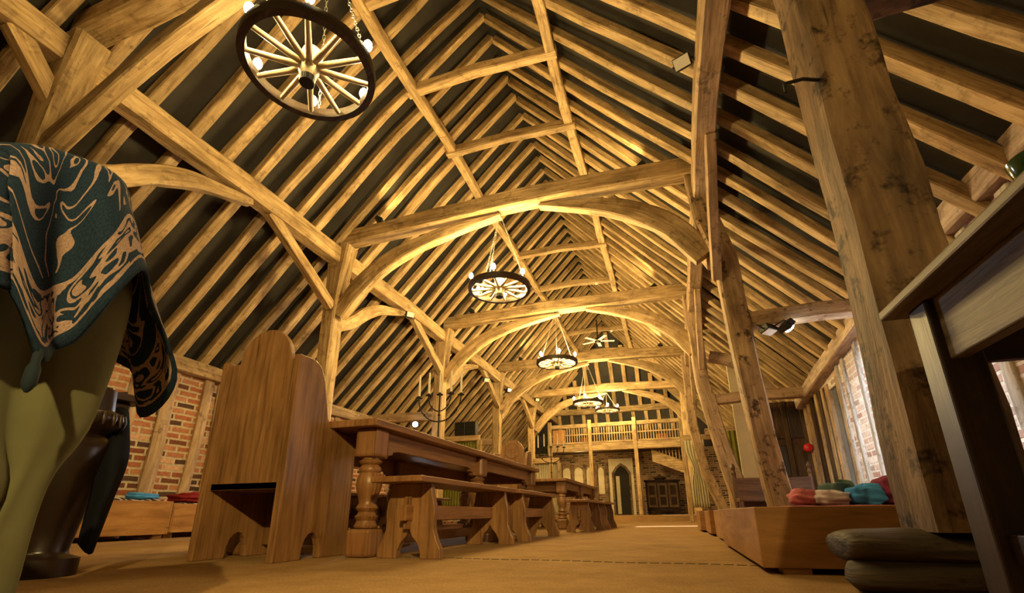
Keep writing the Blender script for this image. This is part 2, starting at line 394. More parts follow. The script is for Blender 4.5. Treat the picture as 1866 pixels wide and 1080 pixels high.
# left brick wall with studs
def stud_wall(name, x, y0, y1, z1, bm, studs, sgn, plate=True, w=.16, sm=OAKR):
    b = MB(); b.box(min(x, x-sgn*.2), max(x, x-sgn*.2), y0, y1, -.05, z1); wl = struct(b.build(name, bm, grain='y'))
    for (ys, ww, lean) in studs:
        s = MB(); s.sweep([(x-sgn*.02, ys, 0), (x-sgn*.02, ys+lean*.5+.02, z1*.5), (x-sgn*.02, ys+lean, z1)], ww, .10, (1, 0, 0), jit=.06, wob=.04)
        s.build('stud', sm, wl, smooth=40)
    return wl
wl = stud_wall('wall_left', WL, -3.5, 15, 2.08, BRICK, [(-1.9, .16, 0), (-.6, .15, .02), (.7, .17, 0), (2., .16, .03), (3.3, .17, 0), (3.95, .17, .06), (4.37, .17, .03), (4.83, .14, .12), (5.2, .16, .0), (6.0, .16, 0), (6.9, .17, .05), (7.8, .15, 0), (8.8, .2, 0), (10, .16, 0), (11.2, .16, 0), (12.4, .18, 0), (13.6, .16, 0)], 1)
pl = MB(); pl.sweep([(WL-.02, -3.5, 2.17), (WL-.02, 4, 2.18), (WL-.02, 15, 2.16), (WL-.02, 20, 2.16)], .24, .2, jit=.05, wob=.03)
tag(pl.build('wall_plate', OAKR, smooth=40), 'long horizontal oak wall plate on top of the left brick aisle wall', 'beam')
# right wall
STR = [(-2, .16, 0), (-.8, .16, .0), (.4, .16, 0), (1.6, .17, 0), (2.8, .16, 0), (3.6, .15, 0), (4.1, .13, .05), (4.6, .17, 0), (5.62, .14, .05), (6.15, .10, .06), (6.72, .10, -.05), (7.15, .09, .05), (7.46, .09, .0)]
wr = stud_wall('wall_right', WR, -3.5, 7.52, 2.3, BRICKW, STR, -1, sm=wood('pale grey oak stud', (.3, .26, .22), (.5, .45, .4), (.66, .62, .57), spots=.5, bump=.5))
b = MB(); b.box(WR, WR+.2, 7.52, 9.75, -.05, .5); b.box(WR, WR+.2, 7.52, 9.75, 1.95, 2.3); struct(b.build('wall_right_far', BRICKW, grain='y')).name = 'wall_right.001'
# window frame section between 7.55 and 9.5
wf = struct(MB().box(WR+.03, WR+.06, 7.55, 8.05, .3, 2.1).build('window_1', PANE))
for ys, ww, mm_ in ((7.56, .1, OAKR), (8.08, .14, OAKR), (8.32, .1, OAK), (8.5, .12, PANELW), (8.72, .1, OAK), (9.0, .12, PANELW), (9.22, .13, OAKR), (9.45, .16, OAKR)):
    MB().box(WR-.025, WR+.08, ys-ww/2, ys+ww/2, 0, 2.05).build('window_frame', mm_, wf, bevel=.008)
MB().box(WR, WR+.1, 8.1, 9.5, .2, 2.05).build('boarding', PANELW, wf)
pr = MB(); pr.sweep([(WR+.02, -3.5, 2.42), (WR+.02, 3, 2.44), (WR, 6.2, 2.42), (WR, 8, 2.24), (WR, 9.55, 2.06)], .26, [.22, .22, .24, .22, .2], jit=.06, wob=.03)
tag(pr.build('wall_plate', wood('pink grey oak plate', (.3, .22, .17), (.5, .38, .3), (.62, .5, .4), spots=.4), smooth=40), 'sloping pale oak wall plate above the pale brick on the right', 'beam')
for ya, yb, za, zb in ((9.75, 10.05, -.05, 2.5), (10.95, 17.4, -.05, 2.5), (10.05, 10.95, 2.0, 2.5)):
    struct(MB().box(WR, WR+.2, ya, yb, za, zb).build('wall_right', BRICKW, grain='y'))
struct(MB().box(WR, WR+.2, -3.5, 9.75, 2.3, 2.5).build('wall_right', BRICKW, grain='y'))
sl = bpy.data.lights.new('sun', 'SUN'); sl.energy = 9; sl.angle = .009; sl.color = (1, .95, .9)
so_ = bpy.data.objects.new('sun', sl); COL.objects.link(so_); so_.rotation_euler = V((-2.65, -1.15, -1.62)).to_track_quat('-Z', 'Y').to_euler()
# behind the camera and far end
struct(MB().box(-6.6, 2.9, -3.7, -3.5, -.1, 7.4).build('wall_front', plain('dark brown boarding', (.12, .085, .055), .9)))  # one even dark brown over the whole end wall
# roof felt slopes
def slope(name, sgn):
    b = MB(); th = .17
    xo, xi = XM+sgn*4.62, XM
    zo = roofz(xo)+th; zi = ZR+th
    b.v = [(xo, -3.6, zo), (xo, 20.6, zo), (xi, 20.6, zi), (xi, -3.6, zi), (xo, -3.6, zo+.08), (xo, 20.6, zo+.08), (xi, 20.6, zi+.08), (xi, -3.6, zi+.08)]
    for q in ((3, 2, 1, 0), (4, 5, 6, 7), (0, 1, 5, 4), (1, 2, 6, 5), (2, 3, 7, 6), (3, 0, 4, 7)): b.quad(q)
    return struct(b.build(name, FELT))
slope('ceiling_left', -1); slope('ceiling_right', 1)

# ------------------------------------------------------------------ timber frame
def beam(name, path, w, h, label, cat, m=OAK, upv=(0, 0, 1), jit=.05, wob=.03, group=None, seed=0, step=.28):
    p0 = V(path[0]); b = MB(); b.sweep(path, w, h, upv, jit=jit, wob=wob, seed=seed, step=step)
    return tag(b.build(name, m, smooth=28, loc=tuple(p0)), label, cat, group)
FR = ['beside the camera', 'at the first tie beam ahead', 'at the second tie beam ahead', 'at the third tie beam ahead', 'at the farthest tie beam']
FN = ['nearest', 'second', 'third', 'fourth', 'fifth']
# left posts
PSX = [-4.55, -4.52, -4.55, -4.58, -4.58]
for i, y in enumerate(YF):
    xb = PSX[i]
    beam('arcade_post', [(xb-.02, y, 0), (xb, y, 1.6), (xb, y, 3.0), (xb+.02, y, 3.6), (xb+.05, y, 4.12)], [.22, .21, .22, .27, .36], [.23, .22, .22, .24, .26],
         '%s square oak post from the camera in the left row of posts' % FN[i], 'post', upv=(0, 1, 0), wob=.02)
# right posts
RP = [
 [(.83, 1.85, .17), (.825, 1.85, 1.2), (.82, 1.85, 2.3), (.78, 1.85, 3.2), (.74, 1.85, 4.1)],
 [(.99, 5.35, 0), (.97, 5.35, .3), (.90, 5.35, .95), (.84, 5.34, 2.0), (.81, 5.33, 2.9), (.68, 5.33, 3.5), (.64, 5.33, 4.15)],
 [(1.06, 8.95, 0), (1.02, 8.95, .45), (.86, 8.95, 1.3), (.68, 8.93, 2.4), (.65, 8.93, 3.3), (.64, 8.93, 4.15)],
 [(1.08, 12.6, 0), (1.02, 12.6, .4), (.74, 12.6, 1.2), (.58, 12.57, 2.3), (.60, 12.55, 3.2), (.64, 12.55, 4.1)],
 [(.62, 16.1, .16), (.60, 16.1, 1.5), (.56, 16.1, 2.8), (.6, 16.1, 4.1)]]
RPL = ['massive weathered oak post with dark knot holes standing on the rough sill at right', 'slanting oak post blotched with dark stain, second from the camera on the right',
       'slanting pale oak post with a long crack, third from the camera on the right', 'crooked slim oak post, fourth from the camera on the right', 'farthest oak post of the right row, beside the gallery stair']
RW = [([.25, .24, .235, .24, .25], .26), ([.22, .22, .22, .22, .23, .26, .27], .24), ([.3, .29, .26, .22, .24, .26], .25), ([.24, .24, .22, .22, .24, .26], .22), ([.24]*4, .22)]
for i, p in enumerate(RP):
    beam('arcade_post', p, RW[i][0], RW[i][1], RPL[i], 'post', m=[OAKD, OAKS, OAKR, OAKR, OAK][i], upv=(0, 1, 0), jit=.07, wob=.02, step=.18)
# ties
for i, y in enumerate(YF):
    x0, x1 = PL-.02, PR+.0
    dy = [0, -.04, -.12, .06, .1][i]
    z = 4.28
    p = [(x0, y-dy*.5+.02, z), (-3, y-dy*.2, z+.03), (XM, y, z+.05), (-.5, y+dy*.2, z+.02), (x1, y+dy*.5, z-.02)]
    beam('tie_beam', p, .22, [.24, .25, .26, .25, .24], '%s long oak tie beam crossing the nave' % ['nearest, mortise-holed, partly cropped', 'second', 'third', 'fourth', 'farthest'][i], 'beam', wob=.03)
tie0 = [o for o in COL.objects if o.name == 'tie_beam'][0]
for q, x in enumerate((-4.05, -3.72, -3.38)):
    l0 = tie0.location; b = MB(); b.box(x-.035-l0.x, x+.035-l0.x, -.128, .02, -.08+.012*q, -.045+.012*q); b.build('mortise', DARK, tie0)  # dark blocks painting the shade inside empty mortise holes
# arch braces under the ties
for i, y in enumerate(YF):
    if i == 0:
        lp = [(-4.46, y, 3.0), (-4.0, y, 3.3), (-3.4, y, 3.68), (-2.6, y, 4.02), (-2.0, y, 4.17)]
    else:
        lp = [(-4.42, y, 3.0), (-4.1, y, 3.4), (-3.5, y, 3.81), (-2.7, y, 4.04), (-1.9, y, 4.14)]
    beam('arch_brace', bez(lp, 4), [.13]*17, [.15]*12+[.14, .13, .12, .1, .08] if i == 0 else [.24, .25, .26, .27, .28, .27, .26, .25, .24, .23, .21, .19, .17, .14, .11, .07, .03],
         'curved oak brace rising from the left post to the %s tie beam' % FN[i], 'brace', wob=.01, step=.2, upv=(0, 0, 1))
    rp = [(.62, y, 3.05), (.3, y, 3.5), (-.2, y, 3.85), (-.75, y, 4.05), (-1.35, y, 4.17)]
    if i == 0: continue
    beam('arch_brace', bez(rp, 4), [.13]*17, [.26, .27, .28, .28, .28, .28, .27, .26, .25, .24, .21, .19, .17, .14, .11, .07, .03],
         'curved oak brace rising from the right post to the %s tie beam' % FN[i], 'brace', wob=.01, step=.2)
# arcade plates, one length per bay
ys = [-3.4]+YF+[19.9]
BN = ['behind the nearest post', 'between the nearest and second posts', 'between the second and third posts', 'between the third and fourth posts', 'between the fourth and fifth posts', 'beyond the farthest post']
for i in range(6):
    a, b_ = ys[i], ys[i+1]
    beam('arcade_plate', [(PL, a+.02, 3.93), (PL, (a+b_)/2, 3.96), (PL, b_-.02, 3.93)], .2, .25, 'oak plate running lengthwise along the left row of posts, %s' % BN[i], 'beam')
    beam('arcade_plate', [(PR+.02, a+.02, 3.91), (PR, (a+b_)/2, 3.93), (PR+.02, b_-.02, 3.91)], .2, .26, 'oak plate running lengthwise along the right row of posts, %s' % BN[i], 'beam', m=OAKR)
# plate braces
for i, y in enumerate(YF):
    lab = FN[i]
    if i < 4:
        a = [(PL, y+.06, 2.84), (PL, y+.42, 3.07), (PL, y+.75, 3.35), (PL, y+1.08, 3.55), (PL, y+1.42, 3.67), (PL, y+1.85, 3.80)]
        beam('arch_brace', bez(a, 4), [.11]*21, [.15, .16, .17, .18, .19, .19, .2, .2, .2, .2, .2, .19, .18, .17, .16, .15, .14, .13, .12, .1, .08], 'curved oak brace springing lengthwise from the far side of the %s left post' % lab, 'brace', wob=.01, step=.2)
    a = [(PL, y-.1, 3.12), (PL, y-.75, 3.5), (PL, y-1.38, 3.86)] if i else [(PL, y+.03, 3.36), (PL, y-.2, 3.62), (PL, y-.4, 3.84)]
    beam('straight_brace', a, .11, .15, 'straight oak brace from the plate down to the near side of the %s left post' % lab, 'brace', wob=.01)
    if i in (1, 2, 3):
        beam('straight_brace', [(PR+.03, y+.1, 3.0), (PR+.03, y+.7, 3.46), (PR+.04, y+1.2, 3.82)], .11, .15, 'straight oak brace rising from the far side of the %s right post' % lab, 'brace', wob=.01, m=OAKR)
        beam('straight_brace', [(PR+.03, y-.1, 2.7), (PR+.03, y-.6, 3.3), (PR+.04, y-1.1, 3.82)], .1, .14, 'straight oak brace rising from the near side of the %s right post' % lab, 'brace', wob=.01, m=OAKR)
# purlins
for i in range(6):
    a, b_ = ys[i], ys[i+1]
    for s, x, nm in ((-1, -2.86, 'left'), (1, -.96, 'right')):
        beam('purlin', [(x, a, 5.83), (x+s*.02, (a+b_)/2, 5.80), (x, b_, 5.83)], .13, .13, 'slender oak purlin under the %s roof slope, %s' % (nm, BN[i]), 'beam', wob=.05)
# collars
for k, (y, nm) in enumerate(((3.25, 'nearest'), (4.47, 'second'), (5.72, 'third'), (9.2, 'fourth'), (10.98, 'fifth'), (14.45, 'sixth'), (16.6, 'seventh'))):
    beam('collar', [(-2.97, y, 5.82), (XM, y, 5.86), (-.86, y, 5.80)], .12, .14, '%s short oak collar spanning the upper roof between the purlins' % nm, 'beam', wob=.03)
# rafters
RAFT_L = [-1.2+.4*k for k in range(9)]+[2.43, 2.85, 3.25, 3.65, 4.10, 4.44, 4.80, 5.18, 5.54, 5.90, 6.36, 6.73]+[7.10+.385*k for k in range(32)]
RAFT_R = [-1.1+.41*k for k in range(9)]+[2.6, 3.02, 3.43, 3.85, 4.27, 4.69, 5.05, 5.43, 5.80, 6.17, 6.55, 6.92]+[7.30+.385*k for k in range(31)]
def rafters(sgn, nm, listy):
    for k, y in enumerate(listy):
        bay = 0
        while bay < 5 and y > YF[bay]: bay += 1
        first = [q for q in listy if (0 if q <= YF[0] else None) == 0] if bay == 0 else None
        inb = [q for q in listy if (q <= YF[0] if bay == 0 else (q > YF[bay-1] and (bay == 5 or q <= YF[bay])))]
        idx = inb.index(y)
        where = ['short of the nearest tie beam', 'past the nearest tie beam', 'past the second tie beam', 'past the third tie beam', 'past the fourth tie beam', 'past the farthest tie beam'][bay]
        lab = '%s rough oak rafter on the %s roof slope counting %s' % (ORD[idx], nm, where)
        xo = XM+sgn*4.42
        j = lambda a: R.uniform(-a, a)
        zt_ = ZR if y < 17.2 else 7.0-(y-17.2)*1.31; tx = (ZR-zt_)/SL
        if tx > 2.6: continue
        pts = [(XM+sgn*(.02+tx), y+j(.015)+(.2 if sgn < 0 and not tx else 0.), zt_+.02), (XM+sgn*1.4, y+j(.03)+(.03 if sgn < 0 else 0.), ZR-SL*1.4+j(.01)), (XM+sgn*2.9, y+j(.045), ZR-SL*2.9+j(.01)), (xo, y+j(.04), roofz(xo))]
        pts = [pts[0]]+[q_ for q_ in pts[1:] if abs(q_[0]-XM) > tx+.15]
        w = R.uniform(.10, .13)
        beam('rafter', pts, [w*.85, w, w*1.05, w*1.1][4-len(pts):], R.uniform(.09, .11), lab, 'rafter', wob=.03, jit=.06, group='common rafters of the %s roof slope' % nm, m=OAK, seed=k, step=.3)
rafters(-1, 'left', RAFT_L); rafters(1, 'right', RAFT_R)
# aisle ties
for y, z, nm in ((1.86, 2.34, 'dark, nearest'), (5.33, 2.18, 'second'), (8.93, 2.12, 'third'), (12.55, 2.1, 'fourth')):
    beam('aisle_tie', [(.85, y, z), (1.6, y, z+.04), (WR+.05, y, z+.02)], .16, .17, '%s oak aisle tie joining right post to right wall plate' % nm, 'beam', m=OAKR if y > 3 else OAKD, wob=.02)
for y, z, nm in ((5.36, 2.12, 'second'), (8.93, 2.2, 'third'), (12.55, 2.15, 'fourth')):
    beam('aisle_tie', [(-4.6, y, z), (-5.4, y, z+.03), (WL, y, z+.02)], .15, .19, '%s oak aisle tie joining left post to left wall plate' % nm, 'beam', m=OAKR)
beam('arch_brace', bez([(.85, 9.0, 2.95), (1.15, 9.0, 2.85), (1.5, 9.0, 2.6), (1.8, 9.0, 2.15)], 5), .13, .2, 'curved oak brace above the third aisle tie at right', 'brace', m=OAKR, wob=.01)
beam('diagonal_brace', [(2.2, 1.95, 2.2), (1.6, 1.95, 2.72), (.92, 1.95, 3.35)], .16, .2, 'dark oak brace end at the top right behind the weathered post', 'brace', m=OAKD)
# sole plate under the near post
s = MB(); s.sweep([(.48, 1.9, .135), (.50, 1.9, .135), (.62, 1.9, .13), (1.0, 1.9, .125), (1.7, 1.9, .125)], [.32, .38, .40, .40, .40], [.07, .1, .11, .12, .12], jit=.16, wob=.03, step=.06, ch=.3)
s.sweep([(.50, 1.9, .05), (.53, 1.88, .05), (.66, 1.88, .055), (1.7, 1.9, .055)], [.3, .38, .43, .43], [.08, .12, .14, .14], jit=.2, wob=.03, step=.06, ch=.3)
tag(s.build('sill_beam', SILL, smooth=80, sub=1), 'rough dark oak sill block under the massive weathered post', 'beam')

# ------------------------------------------------------------------ far end
HY = 19.5
fw_ = struct(MB().box(-6.4, 2.6, HY, HY+.2, 0, 2.6).build('wall_back', brick('old brown brick', (.22, .12, .07), (.32, .2, .12), (.36, .29, .19), (1.2, 1.2, 1.2)), grain='x'))
for k, (xa, xb) in enumerate(((-4.75, -4.43), (-4.25, -3.93), (-3.78, -3.44), (-3.29, -3.02), (-2.83, -2.6))):
    q = [(xa, .95), (xb, .95), (xb, 1.85), (xb-.06, 1.95), ((xa+xb)/2, 1.98), (xa+.06, 1.95), (xa, 1.85)]
    MB().prism(q, 'y', HY-.03, HY).build('plaster_panel', CREAM, fw_)
for x in (-4.9, -4.34, -3.86, -3.36, -2.92, -2.5):
    MB().box(x-.07, x+.07, HY-.07, HY+.02, .16, 2.1).build('stud', OAKD, fw_)
for x in (-1.2, -.3, .5): MB().box(x-.07, x+.07, HY-.05, HY+.02, .16, 2.5).build('stud', OAKD, fw_)
for zz in (.35, .6, .85): pass
dr = struct(MB().prism([(-2.4, .165), (-1.46, .165), (-1.46, 2.28), (-2.4, 2.28)], 'y', HY-.05, HY-.01).build('door_1', CREAM))
MB().prism([(-2.29, .165), (-1.56, .165), (-1.56, 1.72), (-1.72, 1.96), (-1.925, 2.1), (-2.13, 1.96), (-2.29, 1.72)], 'y', HY-.075, HY-.05).build('door_frame', OAKD, dr)
MB().prism([(-2.21, .165), (-1.64, .165), (-1.64, 1.68), (-1.77, 1.89), (-1.925, 2.0), (-2.08, 1.89), (-2.21, 1.68)], 'y', HY-.085, HY-.07).build('door_leaf', DARK, dr)
MB().box(-2.14, -2.0, HY-.095, HY-.084, .2, 1.6).build('door_edge', CURTC, dr)
# half-hip with studs
HP = [(y, z) for y, z in ((17.4, 7.05), (HY, 4.3))]
hb = MB(); hb.v = [(XM, 17.35, 7.3), (-5.0, HY+.1, 4.2), (1.2, HY+.1, 4.2), (XM, 17.45, 7.4), (-5.0, HY+.2, 4.2), (1.2, HY+.2, 4.2)]
for q in ((0, 1, 2), (5, 4, 3), (0, 2, 5, 3), (1, 4, 5, 2), (0, 3, 4, 1)): hb.quad(q)
struct(hb.build('wall_hip', FELT))
struct(MB().box(-6.4, 2.6, HY+.05, HY+.2, 2.6, 4.3).build('wall_gable', FELT))
beam('gable_beam', [(-4.6, HY-.05, 4.25), (XM, HY-.05, 4.22), (.75, HY-.05, 4.25)], .2, .24, 'straight oak beam across the far gable above the gallery', 'beam')
for k in range(9):
    x = -3.95+k*.5; t = min(1, (abs(x-XM)+.1)/2.75); zt = 7.05-t*2.75; yt = 17.4+t*2.1
    beam('gable_stud', [(x, HY-.08, 4.3), (x, (HY+yt)/2-.08, (4.3+zt)/2), (x, yt-.08, max(zt-.05, 4.4))], .15, .10, '%s upright oak stud from the left in the far gable, above the gable beam' % ORD[k], 'stud', upv=(0, 1, 0), group='upper gable studs')
for k in range(10):
    x = -4.3+k*.5
    beam('gable_stud', [(x, HY+.02, 3.35), (x+.02, HY+.02, 3.7), (x, HY+.02, 4.15)], .14, .10, '%s upright oak stud from the left in the far gable, just below the gable beam' % ORD[k], 'stud', upv=(0, 1, 0), group='lower gable studs')
# gallery
GY = 17.5
gt = thing('gallery', 'oak minstrel gallery with baluster front across the far end', 'gallery', (-1.9, GY, .165))
def gp(mb, name, m, **k): return mb.build(name, m, gt, loc=(0, 0, 0), **k)
def gl(x0, x1, y0, y1, z0, z1): return MB().box(x0+1.9, x1+1.9, y0-GY, y1-GY, z0-.165, z1-.165)
gl(-4.35, .5, GY, HY-.12, 2.5, 2.58).build('gallery_floor', PANELW, gt)
gl(-4.35, .5, GY-.1, GY+.1, 2.38, 2.64).build('bressumer_beam', OAK, gt, bevel=.015)
gl(-4.2, .46, GY-.06, GY+.05, 3.24, 3.38).build('top_rail', OAK, gt, bevel=.01)
gl(-4.2, .46, GY-.02, GY+.02, 2.97, 3.01).build('middle_rail', OAK, gt)
gl(-4.2, .46, GY-.04, GY+.04, 2.66, 2.72).build('bottom_rail', OAK, gt)
for x, z0 in ((-4.25, .165), (-2.75, .165), (-1.15, .165), (.42, .165)):
    gl(x-.065, x+.065, GY-.13, GY+.0, z0, 3.5).build('gallery_post', OAK, gt, bevel=.01)
n = 0
for k in range(44):
    x = -3.6+k*.091
    if abs(x+2.75) < .08 or abs(x+1.15) < .08: continue
    gl(x-.017, x+.017, GY-.017, GY+.017, 2.72, 3.24).build('baluster', OAK, gt)
gl(-4.15, -3.66, GY-.03, GY+.02, 2.68, 3.2).build('side_panel', PINE, gt, bevel=.01)
for k, (x, w, m, lb) in enumerate(((-3.2, .34, ORANGE, 'orange board leaning behind the left gallery balusters'), (-.45, .4, ORANGE, 'orange board leaning behind the right gallery balusters'), (-1.7, .28, DARKW, 'dark chair back standing behind the middle gallery balusters'))):
    b = MB(); b.box(x, x+w, GY+.5, GY+.56, 2.58, 2.95); b.box(x+.02, x+.06, GY+.56, GY+.8, 2.58, 2.62); b.box(x+w-.06, x+w-.02, GY+.56, GY+.8, 2.58, 2.62)
    tag(b.build('board', m, bevel=.005), lb, 'board')
# staircase under gallery right
st = thing('staircase', 'oak stair with sloping boarded side under the right end of the gallery', 'stairs', (-.2, GY+.4, .165))
MB().prism([(-.45, 2.2), (.62, 1.75), (.62, 1.35), (-.45, 1.8)], 'y', -.06, 0).build('stringer', OAK, st, grain='x', bevel=.008)
MB().prism([(-.45, 2.22), (.66, 1.75), (.66, 1.70), (-.45, 2.17)], 'y', -.08, .02).build('handrail', OAK, st)
for k in range(9):
    x = -.4+k*.11; MB().box(x-.014, x+.014, -.04, -.015, 2.1-.42*k*.11, 2.42-.0*k).build('baluster', OAK, st)
MB().box(.58, .68, -.1, 0, 0, 2.3).build('newel_post', OAK, st)
for k in range(6): MB().box(-.4+k*.17, -.22+k*.17, .0, .7, 2.0-k*.075, 2.03-k*.075).build('tread', OAK, st)
# cupboard
CUPB = wood('blackened carved oak', (.008, .005, .004), (.022, .013, .009), (.045, .028, .018), rough=.8, spec=.08, mott=.4, bump=.3, vary=.05)
cb = thing('cupboard', 'dark carved oak cupboard against the far wall right of the doorway', 'cupboard', (-.42, 18.75, .165))
MB().box(-.58, .58, -.28, .28, .12, 1.15).build('carcass', CUPB, cb, bevel=.01)
MB().box(-.63, .63, -.32, .3, 1.15, 1.2).build('top', CUPB, cb, bevel=.008)
for x in (-.36, 0, .36):
    d_ = MB().box(x-.16, x+.16, -.30, -.28, .25, 1.08).build('door', PANELW, cb, bevel=.006)
    MB().box(x-.1, x+.1, -.31, -.30, .68, 1.0).build('panel', CUPB, d_, bevel=.01); MB().box(x-.1, x+.1, -.31, -.30, .33, .6).build('panel', CUPB, d_, bevel=.01)
for x in (-.52, .52):
    for y in (-.22, .22): MB().box(x-.045, x+.045, y-.045, y+.045, 0, .14).build('leg', CUPB, cb)
b = MB(); b.lathe([(.02, 0), (.16, .01), (.24, .08), (.22, .1), (.1, .14), (.04, .2), (.01, .21)], (-.48, 18.7, 1.365), 16); tag(b.build('bowl', PANELW, smooth=50), 'dark covered bowl on top of the far cupboard', 'bowl')

# booths with curtains
def curtain(name, x0, x1, y, z0, z1, m, label, folds=9, amp=.03, pinch=None, ax='x'):
    rows = []; nu, nv = folds*8, 14
    for i in range(nv+1):
        t = i/nv; z = z1+(z0-z1)*t; row = []
        s = 1.
        if pinch: s = 1-.62*math.exp(-((t-pinch)/.16)**2)-.18*(t > pinch)*(1-math.exp(-((t-pinch)/.16)**2))
        for k in range(nu+1):
            u = k/nu; x = x0+(x1-x0)*(.5+(u-.5)*s); o_ = amp*math.sin(u*folds*2*math.pi+.6*math.sin(t*4+u*9))*(.6+.4*t)
            row.append((x, y+o_, z) if ax == 'x' else (y+o_, x, z))
        rows.append(row)
    return tag(MB().grid(rows).build(name, m, smooth=80, solid=.006), label, 'curtain')
def booth(x0, x1, y, z, label, m=OAK):
    t = thing('booth_frame', label, 'frame', ((x0+x1)/2, y, 0)); w = (x1-x0)/2
    MB().box(-w, w, -.05, .05, z-.14, z).build('head_rail', m, t, bevel=.01)
    for s in (-1, 1): MB().box(s*w-.05, s*w+.05, -.05, .05, 0, z-.14).build('upright', m, t, bevel=.01)
    return t
booth(-6.0, -4.75, 11.7, 2.22, 'oak stall frame hung with a green curtain in the left aisle')
curtain('curtain', -5.95, -4.85, 11.76, .1, 2.08, CURTG, 'gathered green gold curtain in the left aisle stall', 14)
booth(-3.75, -3.0, 13.3, 1.72, 'low oak stall frame with cream curtain in front of the far wall at left')
curtain('curtain', -3.70, -3.3, 13.36, .2, 1.58, CURTC, 'cream curtain hanging in the low stall at far left', 6, .02)
curtain('curtain', -3.2, -3.02, 13.36, .2, 1.58, CURTC, 'narrow cream curtain at the right edge of the low far left stall', 3, .02)
booth(.35, 1.5, 13.6, 2.2, 'oak stall frame with cream curtain behind the crooked right post')
curtain('curtain', .36, .86, 13.5, .35, 2.05, CURTC, 'cream tied-back curtain at the far right stall', 7, .03, .42)
booth(1.15, 2.2, 11.6, 2.0, 'oak stall frame hung with a green curtain in the right aisle')
curtain('curtain', 1.2, 1.95, 11.5, .1, 1.95, CURTG, 'gathered dark green curtain in the right aisle stall', 8, .04)
for k, x in enumerate((-5.3, -4.99)):
    hb = thing('speaker', '%s of two black slatted speaker boxes on the left aisle stall' % ['left one', 'right one'][k], 'speaker', (x, 11.72, 2.221), group='black boxes on the stall frame')
    MB().box(-.15, .15, -.1, .1, 0, .36).build('case', BLACK, hb, bevel=.012)
    for q in range(4): MB().box(-.13, .13, -.108, -.1, .04+q*.08, .095+q*.08).build('slat', IRON, hb)
# panelled screen at right
sw = struct(MB().box(1.66, WR, 9.62, 9.7, 0, 2.14).build('wall_screen', PANELW, bevel=.004))
for i in range(2):
    for k in range(3):
        x = 1.74+i*.33; z = .15+k*.66
        MB().box(x, x+.24, 9.60, 9.625, z, z+.54).build('panel', DARKW if (i+k) % 2 else PANELW, sw, bevel=.02)
for x in (1.68, 2.02, 2.32): MB().box(x-.04, x+.04, 9.58, 9.63, 0, 2.14).build('stile', PANELW, sw, bevel=.006)
struct(MB().box(1.2, 1.58, 9.64, 9.7, 0, 3.1).build('wall_partition', CREAM))
fa = thing('fire_bell', 'round red fire bell on the post beside the dark panelled screen', 'alarm', (2.26, 9.4, 1.27))
MB().lathe([(.075, .0), (.075, -.03), (.06, -.055), (.02, -.065)], (0, 0, 0), 20, 'y').build('gong', REDP, fa, smooth=40)
MB().lathe([(.04, .0), (.04, .17)], (0, 0, 0), 12, 'y').build('mount', REDP, fa)
# settle behind the right posts
se = thing('settle', 'dark reddish oak settle with turned finial behind the right posts', 'settle', (1.5, 8.25, 0))
MB().box(-.6, .5, .2, .26, .3, .74).build('backrest', CHESTW, se, bevel=.01)
MB().box(-.6, .5, -.25, .2, .38, .43).build('seat', CHESTW, se, bevel=.008)
for x in (-.58, .5):
    MB().lathe([(.035, 0), (.035, .76), (.028, .78), (.04, .81), (.03, .84), (.022, .86), (.038, .9), (.02, .95), (.005, .97)], (x, .23, 0), 14).build('finial_post', CHESTW, se, smooth=40)
    MB().box(x-.03, x+.03, -.25, -.19, 0, .38).build('leg', CHESTW, se)

# ------------------------------------------------------------------ throne chairs
def chair(label, rosette=False, loc=(0, 0, 0), rz=0., m=FURNL):
    t = thing('throne_chair', label, 'chair', loc, rz)
    W = .29; Z = 1.13
    def side(x0, x1):
        pts = [(0, 0), (.20, 0)]
        pts += [(.275+.075*math.cos(a), .14*math.sin(a)**.8) for a in [math.pi-math.pi*k/8 for k in range(1, 8)]]
        pts += [(.35, 0), (.60, 0), (.60, .62), (.595, .68), (.57, .715), (.48, .725), (.40, .735), (.325, .745), (.30, .80), (.27, .9), (.235, 1.02), (.19, 1.10), (.13, Z), (0, Z)]
        return MB().prism(pts, 'x', x0, x1).build('side_panel', m, t, grain='z', bevel=.005)
    side(-W, -W+.045); side(W-.045, W)
    pts = [(-W+.045, .37), (W-.045, .37), (W-.045, Z-.01), (.19, Z)]
    pts += [(.19*math.cos(a), Z+.2*math.sin(a)) for a in [math.pi*k/18 for k in range(19)]]
    pts += [(-W+.045, Z-.01)]
    pts = [(-W+.045, .37), (W-.045, .37), (W-.045, Z-.01)]+[(.19*math.cos(math.pi*k/18), Z-.01+.205*math.sin(math.pi*k/18)) for k in range(19)]+[(-W+.045, Z-.01)]
    bk = MB().prism(pts, 'y', .03, .065).build('back_panel', m, t, grain='z', bevel=.004)
    if rosette:
        b = MB(); b.torus((0, .062, 1.16), .115, .009, 'y', 32, 6); b.torus((0, .062, 1.16), .03, .008, 'y', 16, 6)
        for k in range(6):
            a = k*math.pi/3; b.torus((.062*math.sin(a), .062, 1.16+.062*math.cos(a)), .045, .006, 'y', 18, 5)
        b.build('rosette', m, bk, smooth=60)
    MB().box(-W+.045, W-.045, .03, .56, .37, .41).build('seat', m, t, bevel=.004)
    MB().box(-W+.045, W-.045, .46, .49, .06, .37).build('front_board', m, t, grain='z', bevel=.004)
    return t
chair('high oak throne chair with round-topped back at the near end of the long table', False, (-2.285, 2.13, 0))
chair('oak throne chair with carved rosette, facing us at the first table\'s far end', True, (-2.33, 7.14, 0), math.pi)

